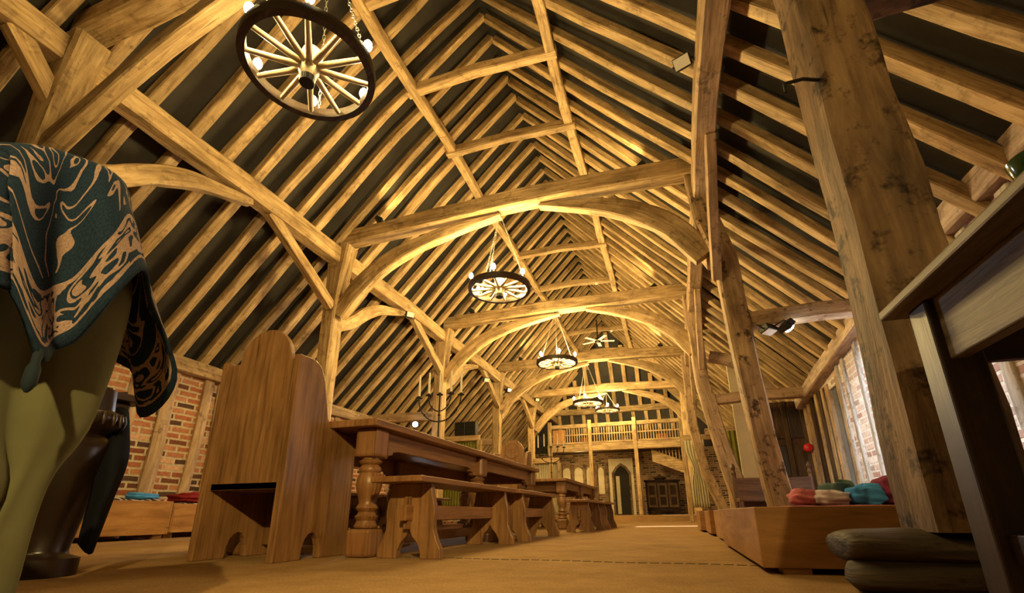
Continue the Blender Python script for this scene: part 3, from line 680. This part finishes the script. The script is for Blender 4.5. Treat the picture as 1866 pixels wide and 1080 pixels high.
# ------------------------------------------------------------------ refectory tables
def table(label, loc, W, Lt, H=.79, m=FURN):
    t = thing('refectory_table', label, 'table', loc)          # origin: near end centre on the floor, runs along +y
    MB().box(-W/2, W/2, 0, Lt, H-.045, H).build('table_top', m, t, grain='y', bevel=.006)
    ye = [.14, Lt/2, Lt-.14]; xs = W/2-.11
    for s in (-1, 1):
        # moulded side apron with shaped brackets between the legs
        for a, b_ in ((ye[0]+.075, ye[1]-.075), (ye[1]+.075, ye[2]-.075)):
            pr_ = [(a, H-.045), (a, H-.215), (a+.07, H-.215), (a+.085, H-.19), (a+.13, H-.185), (a+.14, H-.165), (a+.2, H-.155), (b_-.2, H-.155), (b_-.14, H-.165), (b_-.13, H-.185), (b_-.085, H-.19), (b_-.07, H-.215), (b_, H-.215), (b_, H-.045)]
            ap = MB().prism(pr_, 'x', s*xs-.02, s*xs+.02).build('apron', m, t, grain='y', bevel=.003)
            MB().box(s*(xs+.02)-.008, s*(xs+.02)+.008, a+.02, b_-.02, H-.075, H-.05).build('moulding', m, ap, grain='y', bevel=.004)
        for y in ye:
            lg = MB(); lg.box(s*xs-.075, s*xs+.075, y-.075, y+.075, H-.22, H-.045); l_ = lg.build('leg', m, t, grain='z', bevel=.018)
            pf = [(.045, .155), (.066, .16), (.07, .17), (.062, .18), (.056, .2), (.066, .215), (.07, .225), (.055, .235), (.048, .25), (.062, .265), (.066, .272), (.058, .285), (.05, .30), (.056, .33), (.07, .37), (.078, .405), (.075, .44), (.064, .47), (.06, .478), (.066, .486), (.068, .5), (.06, .515), (.05, .525), (.066, .535), (.07, .548), (.05, .56), (.05, H-.22)]
            MB().lathe(pf, (s*xs, y, 0), 24).build('turned_shaft', m, l_, grain='z', smooth=50)
            MB().box(s*xs-.08, s*xs+.08, y-.08, y+.08, 0, .155).build('foot_block', m, l_, grain='z', bevel=.02)
        MB().box(s*xs-.03, s*xs+.03, ye[0]+.08, ye[2]-.08, .05, .12).build('stretcher', m, t, grain='y', bevel=.006)
    for y in (ye[0]+.14, ye[2]):
        MB().box(-xs+.075, xs-.075, y-.02, y+.02, H-.19, H-.045).build('end_apron', m, t, grain='x', bevel=.003)
    return t
table('long brown oak refectory table with turned legs behind the first throne chair', (-2.22, 2.46, 0), 1.1, 3.75, .79, FURN)
table('second oak refectory table, farther down the row beyond the carved chair', (-2.02, 7.5, 0), .86, 3.2, .76, FURNL)

def bench(label, loc, Lb, sc_=1., group='trestle benches', m=FURN):
    t = thing('trestle_bench', label, 'bench', loc, 0, group); H = .435*sc_; w = sc_
    MB().box(-.16*w, .16*w, 0, Lb, H-.032, H).build('bench_top', m, t, grain='y', bevel=.005)
    half = [(.125, H-.032), (.135, .34*w), (.15, .29*w), (.155, .24*w), (.15, .19*w), (.152, .15*w), (.17, .1*w), (.195, .05*w), (.2, 0), (.075, 0), (.072, .04*w), (.05, .085*w), (.02, .115*w), (.0, .15*w)]
    half = [(x*w, z) for x, z in half]
    poly = half+[(-x, z) for x, z in half[::-1][1:]]
    for y in (.2*w, Lb-.2*w):
        e = MB().prism(poly, 'y', y-.022, y+.022).build('end_board', FURNL, t, grain='z', bevel=.004)
    MB().box(-.02, .02, .1*w, Lb-.1*w, .2*w, .285*w).build('stretcher', m, t, grain='y', bevel=.004)
    for y, s in ((.2*w-.05, 1), (Lb-.2*w+.05, 1)):
        MB().box(-.017, .017, y-.014, y+.014, .155*w, .33*w).build('wedge', m, t, grain='z', bevel=.003)
    return t
bench('near oak trestle bench along the aisle side of the first table', (-1.45, 2.36, 0), 1.68)
bench('oak trestle bench along the aisle side of the first table, beyond the near one', (-1.43, 4.06, 0), 1.5)
bench('oak trestle bench along the aisle side of the second table, nearer one', (-1.22, 6.35, 0), 1.25, .93)
bench('farthest oak trestle bench along the aisle side of the second table', (-1.18, 7.65, 0), 1.2, .93)
bench('oak trestle bench on the far side of the first table, seen between its near legs', (-3.02, 2.75, 0), 1.6)
bench('oak trestle bench on the far side of the first table, toward its far end', (-3.02, 4.45, 0), 1.6)
# bright silver parcel lump added for white lamplight on the bench
b = MB(); b.lathe([(.02, 0), (.13, .01), (.16, .07), (.15, .15), (.1, .2), (.03, .22)], (-3.02, 5.0, .436), 12); tag(b.build('glare_lump', SILV, smooth=30), 'lump added for silver parcel on the bench behind the first table', 'glare')

# ------------------------------------------------------------------ candelabra
def candelabrum(label, loc, s=1., arms=True):
    t = thing('candelabrum', label, 'candelabrum', loc)
    MB().lathe([(.09, 0), (.09, .008), (.03, .02), (.012, .03)], (0, 0, 0), 16).build('base', IRON, t)
    MB().tube([(0, 0, .02), (0, 0, .64*s)], .009).lathe([(.01, 0), (.018, .01), (.01, .02)], (0, 0, .18*s), 10).lathe([(.01, 0), (.018, .01), (.01, .02)], (0, 0, .42*s), 10).build('stem', IRON, t)
    for rr, z0, dz in ((.245, .36, .26), (.13, .47, .17)):
        a = MB()
        for sg in (-1, 1):
            p = [(sg*rr*s*math.sin(q), 0, z0*s+dz*s*(1-math.cos(q))) for q in [math.pi/2*k/10 for k in range(11)]]; a.tube(p, .007)
            a.lathe([(.006, 0), (.014, .008), (.006, .016)], (sg*rr*s*.7, 0, z0*s+dz*s*.29), 8)
        a.build('arm', IRON, t, smooth=60)
    for x, z in ((-.245, .62), (-.13, .64), (0, .64), (.13, .64), (.245, .62)):
        MB().lathe([(.006, 0), (.034, .004), (.036, .012), (.02, .012), (.013, .03)], (x*s, 0, z*s), 14).build('drip_pan', IRON, t)
        MB().lathe([(.013, .0), (.012, .12), (.009, .23), (.004, .25)], (x*s, 0, z*s+.015), 10).build('candle', WAX, t, smooth=60)
    return t
candelabrum('black iron five-armed candelabrum with tall candles on the first table', (-2.27, 4.45, .791))
candelabrum('black iron five-armed candelabrum with short candles on the second table', (-2.12, 8.75, .761), 1.)

# ------------------------------------------------------------------ wheel chandeliers
def point(loc, e, col, size=.02, parent=None):
    l = bpy.data.lights.new('bulb_or_fill_light', 'POINT'); l.energy = e; l.color = col; l.shadow_soft_size = size  # also used for added fill points that have no bulb
    o_ = bpy.data.objects.new('bulb_or_fill_light', l); COL.objects.link(o_); o_.location = loc
    return o_
WARM = (1., .70, .25)
def chandelier(label, loc, zt, rot=0., lit=True, first=None, Rr=.41, lab2=None):
    t = thing('wheel_chandelier', label, 'chandelier', loc, rot, 'cartwheel chandeliers')
    if first:
        for ch in first.children:
            if ch.name.startswith('chain') or ch.name.startswith('hook'): continue
            copy_tree(ch, t)
    else:
        # rim: rectangular ring
        b = MB(); b.lathe([(Rr-.045, -.035), (Rr, -.035), (Rr+.004, 0), (Rr, .035), (Rr-.045, .035), (Rr-.045, -.035)], (0, 0, 0), 48, cap=False)
        rim = b.build('rim', RIM, t, smooth=35)
        MB().lathe([(.03, -.13), (.042, -.125), (.046, -.10), (.056, -.06), (.064, -.035), (.064, .035), (.062, .06), (.066, .10), (.056, .14), (.03, .165), (.005, .175)], (0, 0, 0), 20).build('hub', SPOKE, t, smooth=40)
        MB().lathe([(.043, -.135), (.048, -.13), (.051, -.085), (.047, -.08)], (0, 0, 0), 20).build('hub_band', IRON, t)
        for k in range(12):
            a = 2*math.pi*k/12; c, s = math.cos(a), math.sin(a)
            MB().tube([(.045*c, .045*s, .0), (.12*c, .12*s, .0), ((Rr-.03)*c, (Rr-.03)*s, 0)], [.017, .021, .016], 10).build('spoke', SPOKE, t, smooth=60)
        for k in range(6):
            a = 2*math.pi*(k+.5)/6; c, s = (Rr-.02)*math.cos(a), (Rr-.02)*math.sin(a)
            h = MB().lathe([(.02, .035), (.02, .04), (.012, .045), (.012, .075)], (c, s, 0), 12).build('lamp_holder', WAX, t)
            MB().lathe([(.012, .075), (.024, .088), (.029, .108), (.025, .13), (.012, .15), (.003, .158)], (c, s, 0), 12).build('bulb', BULB, h, smooth=80)
    zt = zt-loc[2]
    for k in range(3):
        a = 2*math.pi*k/3+.4; p0 = V(((Rr-.02)*math.cos(a), (Rr-.02)*math.sin(a), .035)); p1 = V((.02*math.cos(a), .02*math.sin(a), zt-.05))
        c = MB(); d_ = p1-p0; nl = max(8, int(d_.length/.034)); sd = d_.normalized().orthogonal().normalized()
        for q in range(nl):
            m0 = p0.lerp(p1, q/nl); m1 = p0.lerp(p1, (q+1.15)/nl); w = sd if q % 2 else d_.normalized().cross(sd)
            ring = [m0, m0.lerp(m1, .2)+w*.008, m0.lerp(m1, .8)+w*.008, m1, m0.lerp(m1, .8)-w*.008, m0.lerp(m1, .2)-w*.008, m0]
            c.tube(ring, .0024, 4)
        c.build('chain', STEEL, t)
    MB().tube([(0, 0, zt-.06), (0, 0, zt+.02)], .012).build('hook', IRON, t)
    return t
CH = []
specs = [('nearest cartwheel chandelier at upper left, seen from below with glowing bulbs', (-1.97, 1.83, 2.98), 4.17, -.374),
         ('second cartwheel chandelier, hanging below the second tie beam', (-1.93, 5.36, 3.06), 4.2, .15),
         ('third cartwheel chandelier, hanging below the third tie beam', (-1.98, 8.9, 3.1), 4.2, .35),
         ('fourth cartwheel chandelier, low in front of the far gallery', (-1.98, 12.55, 3.05), 4.2, .0),
         ('fifth cartwheel chandelier, small behind the fourth one', (-1.9, 16.1, 3.55), 4.2, .2)]
for i, (lb, lc, zt, ro) in enumerate(specs):
    c = chandelier(lb, lc, zt, ro, True, CH[0] if CH else None); CH.append(c)
    for k in range(6):
        a = 2*math.pi*(k+.5)/6+ro; point((lc[0]+0.39*math.cos(a), lc[1]+.39*math.sin(a), lc[2]+.18), [18, 46, 50, 42, 26][i], WARM, .03)
un = thing('ceiling_fan', 'white bladed fan hanging high under the far collars', 'fan', (-1.75, 13.6, 5.1))
MB().lathe([(.02, .75), (.02, .15), (.08, .13), (.1, .06), (.06, 0)], (0, 0, 0), 14).build('motor', BLACK, un, smooth=40)
for k in range(5):
    a = k*2*math.pi/5+.3; c, s = math.cos(a), math.sin(a)
    MB().sweep([(.08*c, .08*s, .06), (.3*c, .3*s, .06), (.5*c, .5*s, .06)], .1, .012).build('blade', WHITEP, un)

# ------------------------------------------------------------------ flood lamps on the timbers
def aim(o_, loc, tgt):
    o_.location = loc; o_.rotation_euler = (V(tgt)-V(loc)).to_track_quat('-Z', 'Y').to_euler()
def flood(label, loc, tgt, e, col=WARM, ang=110, lit=False, size=.08, blend=.6):
    d_ = (V(tgt)-V(loc)).normalized()
    t = thing('flood_lamp', label, 'lamp', loc, 0, 'black flood lamps'); t.rotation_mode = 'QUATERNION'; t.rotation_quaternion = d_.to_track_quat('-Z', 'Y')
    MB().box(-.075, .075, -.055, .055, -.02, .05).build('housing', BLACK, t, bevel=.008)
    (MB().lathe([(.055, -.02), (.05, -.035), (.03, -.045), (.005, -.048)], (0, 0, 0), 20).build('lens', LEDM, t, smooth=60) if lit else MB().box(-.066, .066, -.046, .046, -.026, -.02).build('lens', LENS, t))
    MB().tube([(-.085, 0, .01), (-.085, -.04, .09), (.085, -.04, .09), (.085, 0, .01)], .008, 6).build('bracket', BLACK, t)
    if e:
        l = bpy.data.lights.new('flood_light', 'SPOT'); l.energy = e; l.color = col; l.spot_size = math.radians(ang); l.spot_blend = blend; l.shadow_soft_size = size
        o_ = bpy.data.objects.new('flood_light', l); COL.objects.link(o_); aim(o_, V(loc)+d_*.05, tgt)
    return t
GOLD = (1., .66, .23)
for i in (1, 2, 3, 4):
    y = YF[i]; e = [0, 45, 60, 60, 60][i]
    flood('black uplighter on the left end of the %s tie beam' % FN[i], (-3.85, y, 4.50), (-1.6, y+.6, 8), e, GOLD, 100)
    flood('black uplighter on the right end of the %s tie beam' % FN[i], (.02, y, 4.47), (-2.2, y+.6, 8), e, GOLD, 100)
    for s, xx in ((-1, -3.4), (1, -.5)):
        pass
flood('black flood lamp high on the right plate near the massive weathered post', (.45, 3.48, 4.0), (-.3, 1.6, 2.2), 0)
flood('black flood lamp under the left plate between the second and third posts', (-4.3, 7.1, 3.72), (-3.0, 6.2, 3.4), 0)
flood('black flood lamp on the far side of the fourth left post', (-4.35, 12.95, 3.7), (-3.0, 12.0, 3.2), 0)
flood('small black flood lamp below the plate before the fourth left post', (-4.3, 11.0, 3.5), (-3.5, 10.0, 2.8), 0)
flood('small black flood lamp on the fifth left post', (-4.3, 15.9, 4.05), (-3.0, 14.5, 3.8), 0)
flood('glowing cool white lamp under the second aisle tie at right', (1.28, 5.2, 2.04), (2.7, 5.8, .6), 330, (.80, .90, 1.), 125, True)
flood('unlit small black lamp under the second aisle tie at right', (1.1, 5.2, 2.02), (1.3, 5.0, 1.2), 0)
flood('glowing cool white lamp under the left aisle tie, just over the long table', (-5.0, 8.75, 2.02), (-2.2, 2.0, .6), 120, (.85, .93, 1.), 100, True)
for k, (x, y, nm) in enumerate(((-1.55, 3.25, 'nearest'), (-1.35, 10.98, 'fifth'), (-1.4, 14.45, 'sixth'))):
    b = MB(); b.lathe([(.05, 0), (.05, -.02), (.035, -.04), (.01, -.045)], (x, y, 5.77), 14); tag(b.build('smoke_detector', WHITEP, smooth=40), 'small white round smoke detector under the %s collar' % nm, 'detector')
b = MB(); b.tube([(.72, 1.76, 1.86), (.64, 1.70, 1.83), (.56, 1.66, 1.79)], .007); b.tube([(.56, 1.66, 1.79), (.56, 1.66, 1.75)], .006); tag(b.build('iron_hook', IRON), 'thin black iron hook sticking out left of the massive weathered post', 'hook')
# lights without fixtures: nearest tie, bay behind the camera, far end
def lamp_or_fill_spot(loc, tgt, e, ang, col=WARM, size=.1, blend=.5):
    l = bpy.data.lights.new('lamp', 'SPOT'); l.energy = e; l.color = col; l.spot_size = math.radians(ang); l.spot_blend = blend; l.shadow_soft_size = size  # light alone, no lamp body; also used for added fill
    o_ = bpy.data.objects.new('lamp', l); COL.objects.link(o_); aim(o_, loc, tgt)
#LIGHTS
for xx in (-3.85, .02): lamp_or_fill_spot((xx, 1.8, 4.5), (-1.9+(xx+1.9)*-.2, 2.6, 8), 45, 110, GOLD)
for k in range(6): point((-1.93+.36*math.cos(k), -1.8+.36*math.sin(k), 3.2), 7, WARM, .03)
lamp_or_fill_spot((1.2, -2.2, 2.5), (-2.25, 2.5, .6), 560, 48, WARM, .04, .7)
lamp_or_fill_spot((1.2, -2.25, 2.5), (.7, 2.0, .8), 150, 60, WARM, .04, .8)
lamp_or_fill_spot((-1.9, 12.9, 4.0), (-1.9, 19.5, 2.0), 300, 110, GOLD)  # fill light added to brighten the far end
point((-3.3, 18.2, 2.1), 26, GOLD, .08)  # fill light added to lift the dark wall below the gallery
lamp_or_fill_spot((-1.9, 16.3, 3.9), (-1.9, 19.5, 5.0), 120, 130, WARM)

# ------------------------------------------------------------------ cots
def cot(name_label, x0, x1, y0, y1, h, m=PINE, fz=.022):
    t = thing('cot', name_label, 'cot', ((x0+x1)/2, (y0+y1)/2, 0)); a, b_ = (x1-x0)/2, (y1-y0)/2; q = .022
    MB().box(-a, a, -b_, -b_+q, fz, h).build('long_board', m, t, grain='x', bevel=.003)
    MB().box(-a, a, b_-q, b_, fz, h).build('long_board', m, t, grain='x', bevel=.003)
    for s in (-1, 1): MB().box(s*a-(q if s > 0 else 0), s*a+(0 if s > 0 else q), -b_+q, b_-q, fz, h).build('end_board', m, t, grain='y', bevel=.003)
    MB().box(-a+q, a-q, -b_+q, b_-q, h-.06, h-.04).build('platform', m, t)
    for sx in (-1, 1):
        for s2 in (-1, 1): MB().box(sx*(a-.12)-.05, sx*(a-.12)+.05, s2*(b_-.06)-.05, s2*(b_-.06)+.05, 0, fz+.002).build('foot', m, t)
    return t
def lump(name, m, label, cat, c, sx, sy, sz, seed=0, rot=0., n=28, fold=.2, group=None):
    """a soft folded textile: flattened superellipsoid with creases"""
    rows = []; so = V((seed*5.1, 0, 0))
    for i in range(n//2+1):
        ph = math.pi*i/(n//2)-math.pi/2; row = []
        for k in range(n+1):
            a = 2*math.pi*k/n; cs, sn = math.cos(a), math.sin(a)
            px = math.copysign(abs(cs)**.6, cs)*math.cos(ph)**.5 if math.cos(ph) > 1e-6 else 0; py = math.copysign(abs(sn)**.6, sn)*math.cos(ph)**.5 if math.cos(ph) > 1e-6 else 0
            pz = math.copysign(abs(math.sin(ph))**.9, math.sin(ph))
            f_ = 1+fold*noise.noise(so+V((cs*1.6, sn*1.6, pz*3.)))+fold*.45*math.sin(pz*9+cs*2.+seed)
            p = V((px*sx*f_, py*sy*f_, (pz*.5+.5)*sz*f_ if pz > 0 else (pz*.5+.5)*sz)); p.rotate(Quaternion((0, 0, 1), rot)); row.append(tuple(p))
        rows.append(row)
    o_ = MB().grid(rows).build(name, m, smooth=80, sub=1); o_.location = c
    return tag(o_, label, cat, group)
def rug(name, m, label, cat, x0, x1, y0, y1, z, th=.035, seed=1):
    nx, ny = 22, 22; rows = []
    for i in range(nx+1):
        row = []
        for k in range(ny+1):
            x = x0+(x1-x0)*i/nx; y = y0+(y1-y0)*k/ny
            e = min(i, nx-i, k, ny-k); zz = z+th*min(1, e/1.5)*(.8+.5*noise.noise(V((x*5, y*5, seed))))
            row.append((x, y, zz))
        rows.append(row)
    return tag(MB().grid(rows).build(name, m, smooth=80, solid=.006), label, cat)
cot('low pine cot box nearest on the right, beside the rough sill', .30, 2.15, 2.23, 3.95, .25)
cot('second low pine cot box along the right side', .33, 2.15, 4.12, 5.12, .25)
cot('third low pine cot box along the right side', .31, 2.15, 5.5, 6.42, .25)
cot('fourth low pine cot box along the right side', .26, 2.15, 6.6, 7.6, .25)
rug('rug', RUGR, 'maroon woven rug spread on the nearest right cot', 'rug', .34, 2.12, 2.27, 3.92, .225, .03, 3)
rug('blanket', CHESTW and RUGR, 'maroon blanket on the second right cot', 'blanket', .37, 2.1, 4.16, 5.08, .225, .03, 5)
lump('folded_blanket', PINK, 'pink striped folded cloth at the left of the heap on the right cot', 'blanket', (.67, 3.02, .255), .085, .09, .085, 1)
lump('folded_blanket', WHITEC, 'white folded cloth beside the pink one on the right cot', 'blanket', (.765, 2.92, .255), .075, .08, .075, 2)
lump('folded_blanket', TEAL, 'grey green folded cloth in the heap on the right cot', 'blanket', (.85, 3.1, .255), .09, .09, .125, 3, .4)
lump('folded_blanket', BLUEC, 'bright blue folded cloth against the grey green one on the right cot', 'blanket', (.91, 2.90, .255), .08, .07, .1, 4, .2)
lump('pillow', PLUM, 'plum red knitted cushion on the right cot beside the massive post', 'cushion', (1.07, 2.95, .255), .10, .13, .15, 5)
cot('pine cot box by the left brick wall, nearer one', -6.1, -5.45, 2.5, 4.22, .40, PINE, .05)
cot('pine cot box by the left brick wall, partly behind the throne chair', -6.1, -5.60, 4.34, 6.0, .38, PINE, .06)
rug('blanket', PATT, 'dark blanket with pale scroll pattern on the nearer left cot', 'blanket', -6.07, -5.48, 2.53, 4.19, .375, .05, 7)
rug('blanket', PATT, 'dark blanket with pale scrolls under the red cushion on the farther left cot', 'blanket', -6.07, -5.63, 4.37, 5.97, .355, .05, 8)
lump('cushion', REDC, 'dark red cushion on the left cot by the brick wall', 'cushion', (-5.85, 4.75, .39), .18, .24, .13, 6)
lump('folded_blanket', BLUEC, 'crumpled light blue cloth beside the red cushion on the left cot', 'cloth', (-5.68, 4.02, .41), .11, .17, .075, 7, .3)

# ------------------------------------------------------------------ foreground right table
t = thing('side_table', 'dark oak table cropped at the right edge, its grey edge close to the camera', 'table', (1.0, .9, 0))
def tb(x0, x1, y0, y1, z0, z1): return MB().box(x0-1, x1-1, y0-.9, y1-.9, z0, z1)
tb(.60, 1.45, -.6, 1.50, .735, .762).build('table_top', GREYW, t, grain='y', bevel=.006)
tb(.665, .70, -.5, 1.36, .575, .735).build('apron', GREYW, t, grain='y', bevel=.004)
tb(.72, 1.36, 1.40, 1.43, .575, .735).build('end_apron', DARKW, t, grain='x', bevel=.004)
for x in (.69, 1.36):
    for y in (-.45, 1.40): tb(x-.045, x+.045, y-.045, y+.045, 0, .735).build('leg', DARKW, t, grain='z', bevel=.006)
tb(.67, .71, -.4, 1.36, .12, .18).build('stretcher', DARKW, t, grain='y', bevel=.004)
b = MB(); b.lathe([(.02, 0), (.03, .004), (.045, .03), (.05, .055), (.046, .055), (.04, .03), (.02, .01)], (.675, .93, .763), 20); tag(b.build('dish', GLASSG, smooth=50), 'small dark green glass dish on the cropped table at right', 'dish')

# ------------------------------------------------------------------ foreground left draped table
def back(px, py, d):
    v = fw+rt*((px-PX)/F)-up*((py-PY)/F); return V((0, 0, .23))+v*d
def bx(px, py, x):
    v = fw+rt*((px-PX)/F)-up*((py-PY)/F); return V((0, 0, .23))+v*(x/v.x)
t = thing('draped_table', 'oak table at the left edge hidden under green and navy cloths', 'table', (-1.35, -.1, 0))
MB().box(-.5, .42, -.9, .46, .72, .75).build('table_top', DARKW, t, bevel=.006)
for x in (-.42, .34):
    for y in (-.8, .36): MB().box(x-.035, x+.035, y-.035, y+.035, 0, .72).build('leg', DARKW, t, bevel=.005)
def loft(cols, nv=16, nu=6):
    """cols: list of point lists (top to bottom, same count) -> smooth rows"""
    cc = [bez(c, 6) for c in cols]; out = []
    for i in range(len(cc[0])): out.append(bez([c[i] for c in cc], nu))
    return out
def cloth(name, cols, m, label, flipv=True, th=.008):
    rows = loft(cols)
    nr, nc = len(rows), len(rows[0]); uv = [[None]*nc for _ in range(nr)]
    mid = nr//2; ucum = [0]
    for j in range(1, nc): ucum.append(ucum[-1]+(rows[mid][j]-rows[mid][j-1]).length)
    for j in range(nc):
        acc = 0; uv[nr-1][j] = (ucum[j], 0.)
        for i in range(nr-2, -1, -1):
            acc += (rows[i][j]-rows[i+1][j]).length; uv[i][j] = (ucum[j], acc)
    return tag(MB().grid(rows, uv).build(name, m, smooth=80, solid=th), label, 'cloth')
X0 = -.90
def col(pts): return [V(p) if len(p) == 3 and isinstance(p, V) else bx(*p) for p in pts]
bc = [
 [V((-1.02, -.55, .775)), V((-.90, -.52, .76)), V((-.87, -.5, .66)), V((-.86, -.5, .58)), V((-.86, -.5, .5))],
 [V((-1.02, .0, .775)), V((-.93, .02, .765)), V((-.88, .03, .68)), V((-.87, .04, .60)), V((-.87, .04, .53))],
 [V((-1.03, .26, .775)), bx(-35, 268, -.94), bx(-35, 360, -.88), bx(-35, 450, -.87), bx(-35, 512, -.87)],
 [V((-1.04, .31, .775)), bx(20, 268, -.94), bx(18, 370, -.885), bx(20, 470, -.87), bx(22, 540, -.87)],
 [V((-1.05, .35, .775)), bx(62, 268, -.95), bx(58, 390, -.89), bx(62, 540, -.875), bx(72, 655, -.87)],
 [V((-1.06, .37, .775)), bx(100, 275, -.95), bx(100, 390, -.93), bx(95, 520, -.925), bx(95, 640, -.915)],
 [V((-1.06, .39, .775)), bx(132, 285, -.95), bx(140, 380, -.925), bx(140, 500, -.915), bx(140, 618, -.90)],
 [V((-1.07, .41, .775)), bx(165, 297, -.95), bx(190, 370, -.90), bx(200, 460, -.875), bx(205, 545, -.86)],
 [V((-1.08, .42, .775)), bx(190, 312, -.955), bx(225, 370, -.92), bx(245, 440, -.90), bx(262, 492, -.89)],
 [V((-1.1, .43, .775)), bx(205, 325, -.99), bx(238, 390, -.98), bx(258, 470, -.98), bx(276, 560, -.98)],
 [V((-1.12, .44, .775)), bx(205, 335, -1.02), bx(240, 420, -1.02), bx(272, 560, -1.02), bx(322, 692, -1.02)],
 [V((-1.15, .45, .775)), bx(195, 345, -1.06), bx(215, 440, -1.07), bx(238, 600, -1.07), bx(258, 760, -1.08)],
 [V((-1.25, .45, .775)), bx(170, 350, -1.12), bx(195, 440, -1.14), bx(200, 560, -1.15), bx(215, 660, -1.16)],
 [V((-1.4, .45, .775)), V((-1.4, .47, .76)), V((-1.4, .48, .68)), V((-1.4, .48, .6)), V((-1.4, .48, .5))]]
cloth('brocade_cloth', bc, BROC, 'navy blue brocade cloth with rose scroll pattern draped over the left table corner')
b = MB(); p0 = bx(71, 640, -.868)
b.lathe([(.003, .004), (.006, -.006), (.0055, -.018), (.0085, -.026), (.009, -.05), (.005, -.058), (.002, -.062)], tuple(p0), 12)
tag(b.build('tassel', plain('teal navy tassel', (.008, .018, .03), .9), smooth=50), 'navy tassel hanging at the point of the brocade cloth', 'tassel')
gc = [
 [V((-.95, -.9, .755)), V((-.935, -.9, .6)), V((-.92, -.9, .4)), V((-.91, -.9, .2)), V((-.90, -.9, .01))],
 [V((-.95, -.2, .755)), V((-.94, -.2, .6)), V((-.95, -.2, .4)), V((-.94, -.2, .2)), V((-.93, -.2, .01))],
 [V((-.95, .15, .755)), V((-.955, .15, .6)), V((-.96, .15, .4)), V((-.95, .15, .2)), V((-.94, .15, .01))],
 [V((-.955, .3, .755)), bx(-40, 560, -.965), bx(-60, 760, -.975), bx(-70, 940, -.965), V((-.95, .28, .01))],
 [V((-.955, .38, .755)), bx(60, 540, -.985), bx(20, 760, -.985), bx(-15, 930, -.985), V((-.97, .38, .01))],
 [V((-.965, .44, .755)), bx(160, 500, -.965), bx(100, 740, -.965), bx(30, 900, -.98), V((-.98, .46, .01))],
 [V((-1.0, .47, .755)), bx(232, 520, -1.02), bx(165, 755, -1.0), bx(75, 885, -1.0), bx(22, 1075, -1.0)],
 [V((-1.2, .47, .755)), V((-1.2, .49, .6)), V((-1.2, .49, .4)), V((-1.2, .48, .25)), V((-1.2, .48, .05))]]
cloth('green_cloth', gc, GREENC, 'plain olive green cloth hanging to the floor beneath the brocade', th=.006)
# carved dark table behind
t = thing('carved_table', 'small dark table with bulbous carved leg in shadow behind the green cloth', 'table', (-2.75, 1.5, 0))
MB().box(-.6, .1, -.42, .3, .80, .84).build('table_top', DARKW, t, bevel=.006)
MB().box(-.52, .06, -.33, .24, .70, .80).build('frieze', DARKW, t, bevel=.01)
for x, y in ((.19, -.05), (-.45, -.3), (-.45, .2)):
    k_ = 1. if (x, y) == (.19, -.05) else .55
    l_ = MB().lathe([(.13*k_, 0), (.13*k_, .07), (.09*k_, .085), (.085*k_, .1), (.10*k_, .2), (.125*k_, .34), (.14*k_, .46), (.145*k_, .52), (.135*k_, .565), (.11*k_, .585), (.12*k_, .60), (.15*k_, .63), (.165*k_, .66), (.15*k_, .69), (.12*k_, .70), (.11*k_, .80)], (x, y, 0), 28).build('leg', plain('polished dark oak', (.014, .007, .004), .3, spec=.6, var=.3), t, smooth=60)
    b = MB()
    for q in range(22):
        a = 2*math.pi*q/22; b.lathe([(.004, -.03), (.013*k_, 0), (.004, .03)], (x+.162*k_*math.cos(a), y+.162*k_*math.sin(a), .655), 6)
    b.build('carved_ring', DARKW, l_, smooth=60)
def dk(px, py, y):
    v = fw+rt*((px-PX)/F)-up*((py-PY)/F); return V((0, 0, .23))+v*(y/v.y)
nc = [[dk(205, 715, 1.75), dk(178, 800, 1.6), dk(170, 880, 1.5), dk(150, 960, 1.45), dk(142, 990, 1.42)],
      [dk(215, 715, 1.75), dk(205, 800, 1.55), dk(200, 880, 1.45), dk(170, 960, 1.42), dk(158, 1008, 1.40)],
      [dk(226, 715, 1.78), dk(228, 790, 1.62), dk(222, 850, 1.55), dk(192, 930, 1.48), dk(166, 1008, 1.42)],
      [dk(232, 715, 1.8), dk(235, 780, 1.7), dk(232, 840, 1.62), dk(205, 910, 1.55), dk(170, 1000, 1.46)]]
cloth('dark_cloth', nc, NAVY, 'black navy cloth end hanging beside the carved dark leg', th=.008)

# ------------------------------------------------------------------ world
w = bpy.data.worlds.new('world'); sc.world = w; w.use_nodes = True
w.node_tree.nodes['Background'].inputs[0].default_value = (.05, .045, .04, 1); w.node_tree.nodes['Background'].inputs[1].default_value = .3
# ------------------------------------------------------------------ repeats share a group
GN = {'arcade_post': 'oak posts of the two rows', 'tie_beam': 'tie beams across the nave', 'arch_brace': 'curved braces of the frame', 'straight_brace': 'straight braces of the frame',
      'arcade_plate': 'lengthwise plates on the posts', 'purlin': 'purlins under the roof slopes', 'collar': 'short collars of the upper roof', 'aisle_tie': 'aisle ties', 'wall_plate': 'aisle wall plates',
      'cot': 'pine cots along the walls', 'curtain': 'stall curtains', 'booth_frame': 'curtained stall frames', 'candelabrum': 'iron candelabra on the tables', 'throne_chair': 'oak throne chairs',
      'refectory_table': 'oak refectory tables', 'folded_blanket': 'folded cloths on the cots', 'smoke_detector': 'smoke detectors under the collars', 'board': 'things behind the gallery balusters', 'blanket': 'blankets on the cots'}
for o in COL.objects:
    if o.parent is None and 'category' in o and 'group' not in o:
        k = o.name.split('.')[0]
        if k in GN: o['group'] = GN[k]
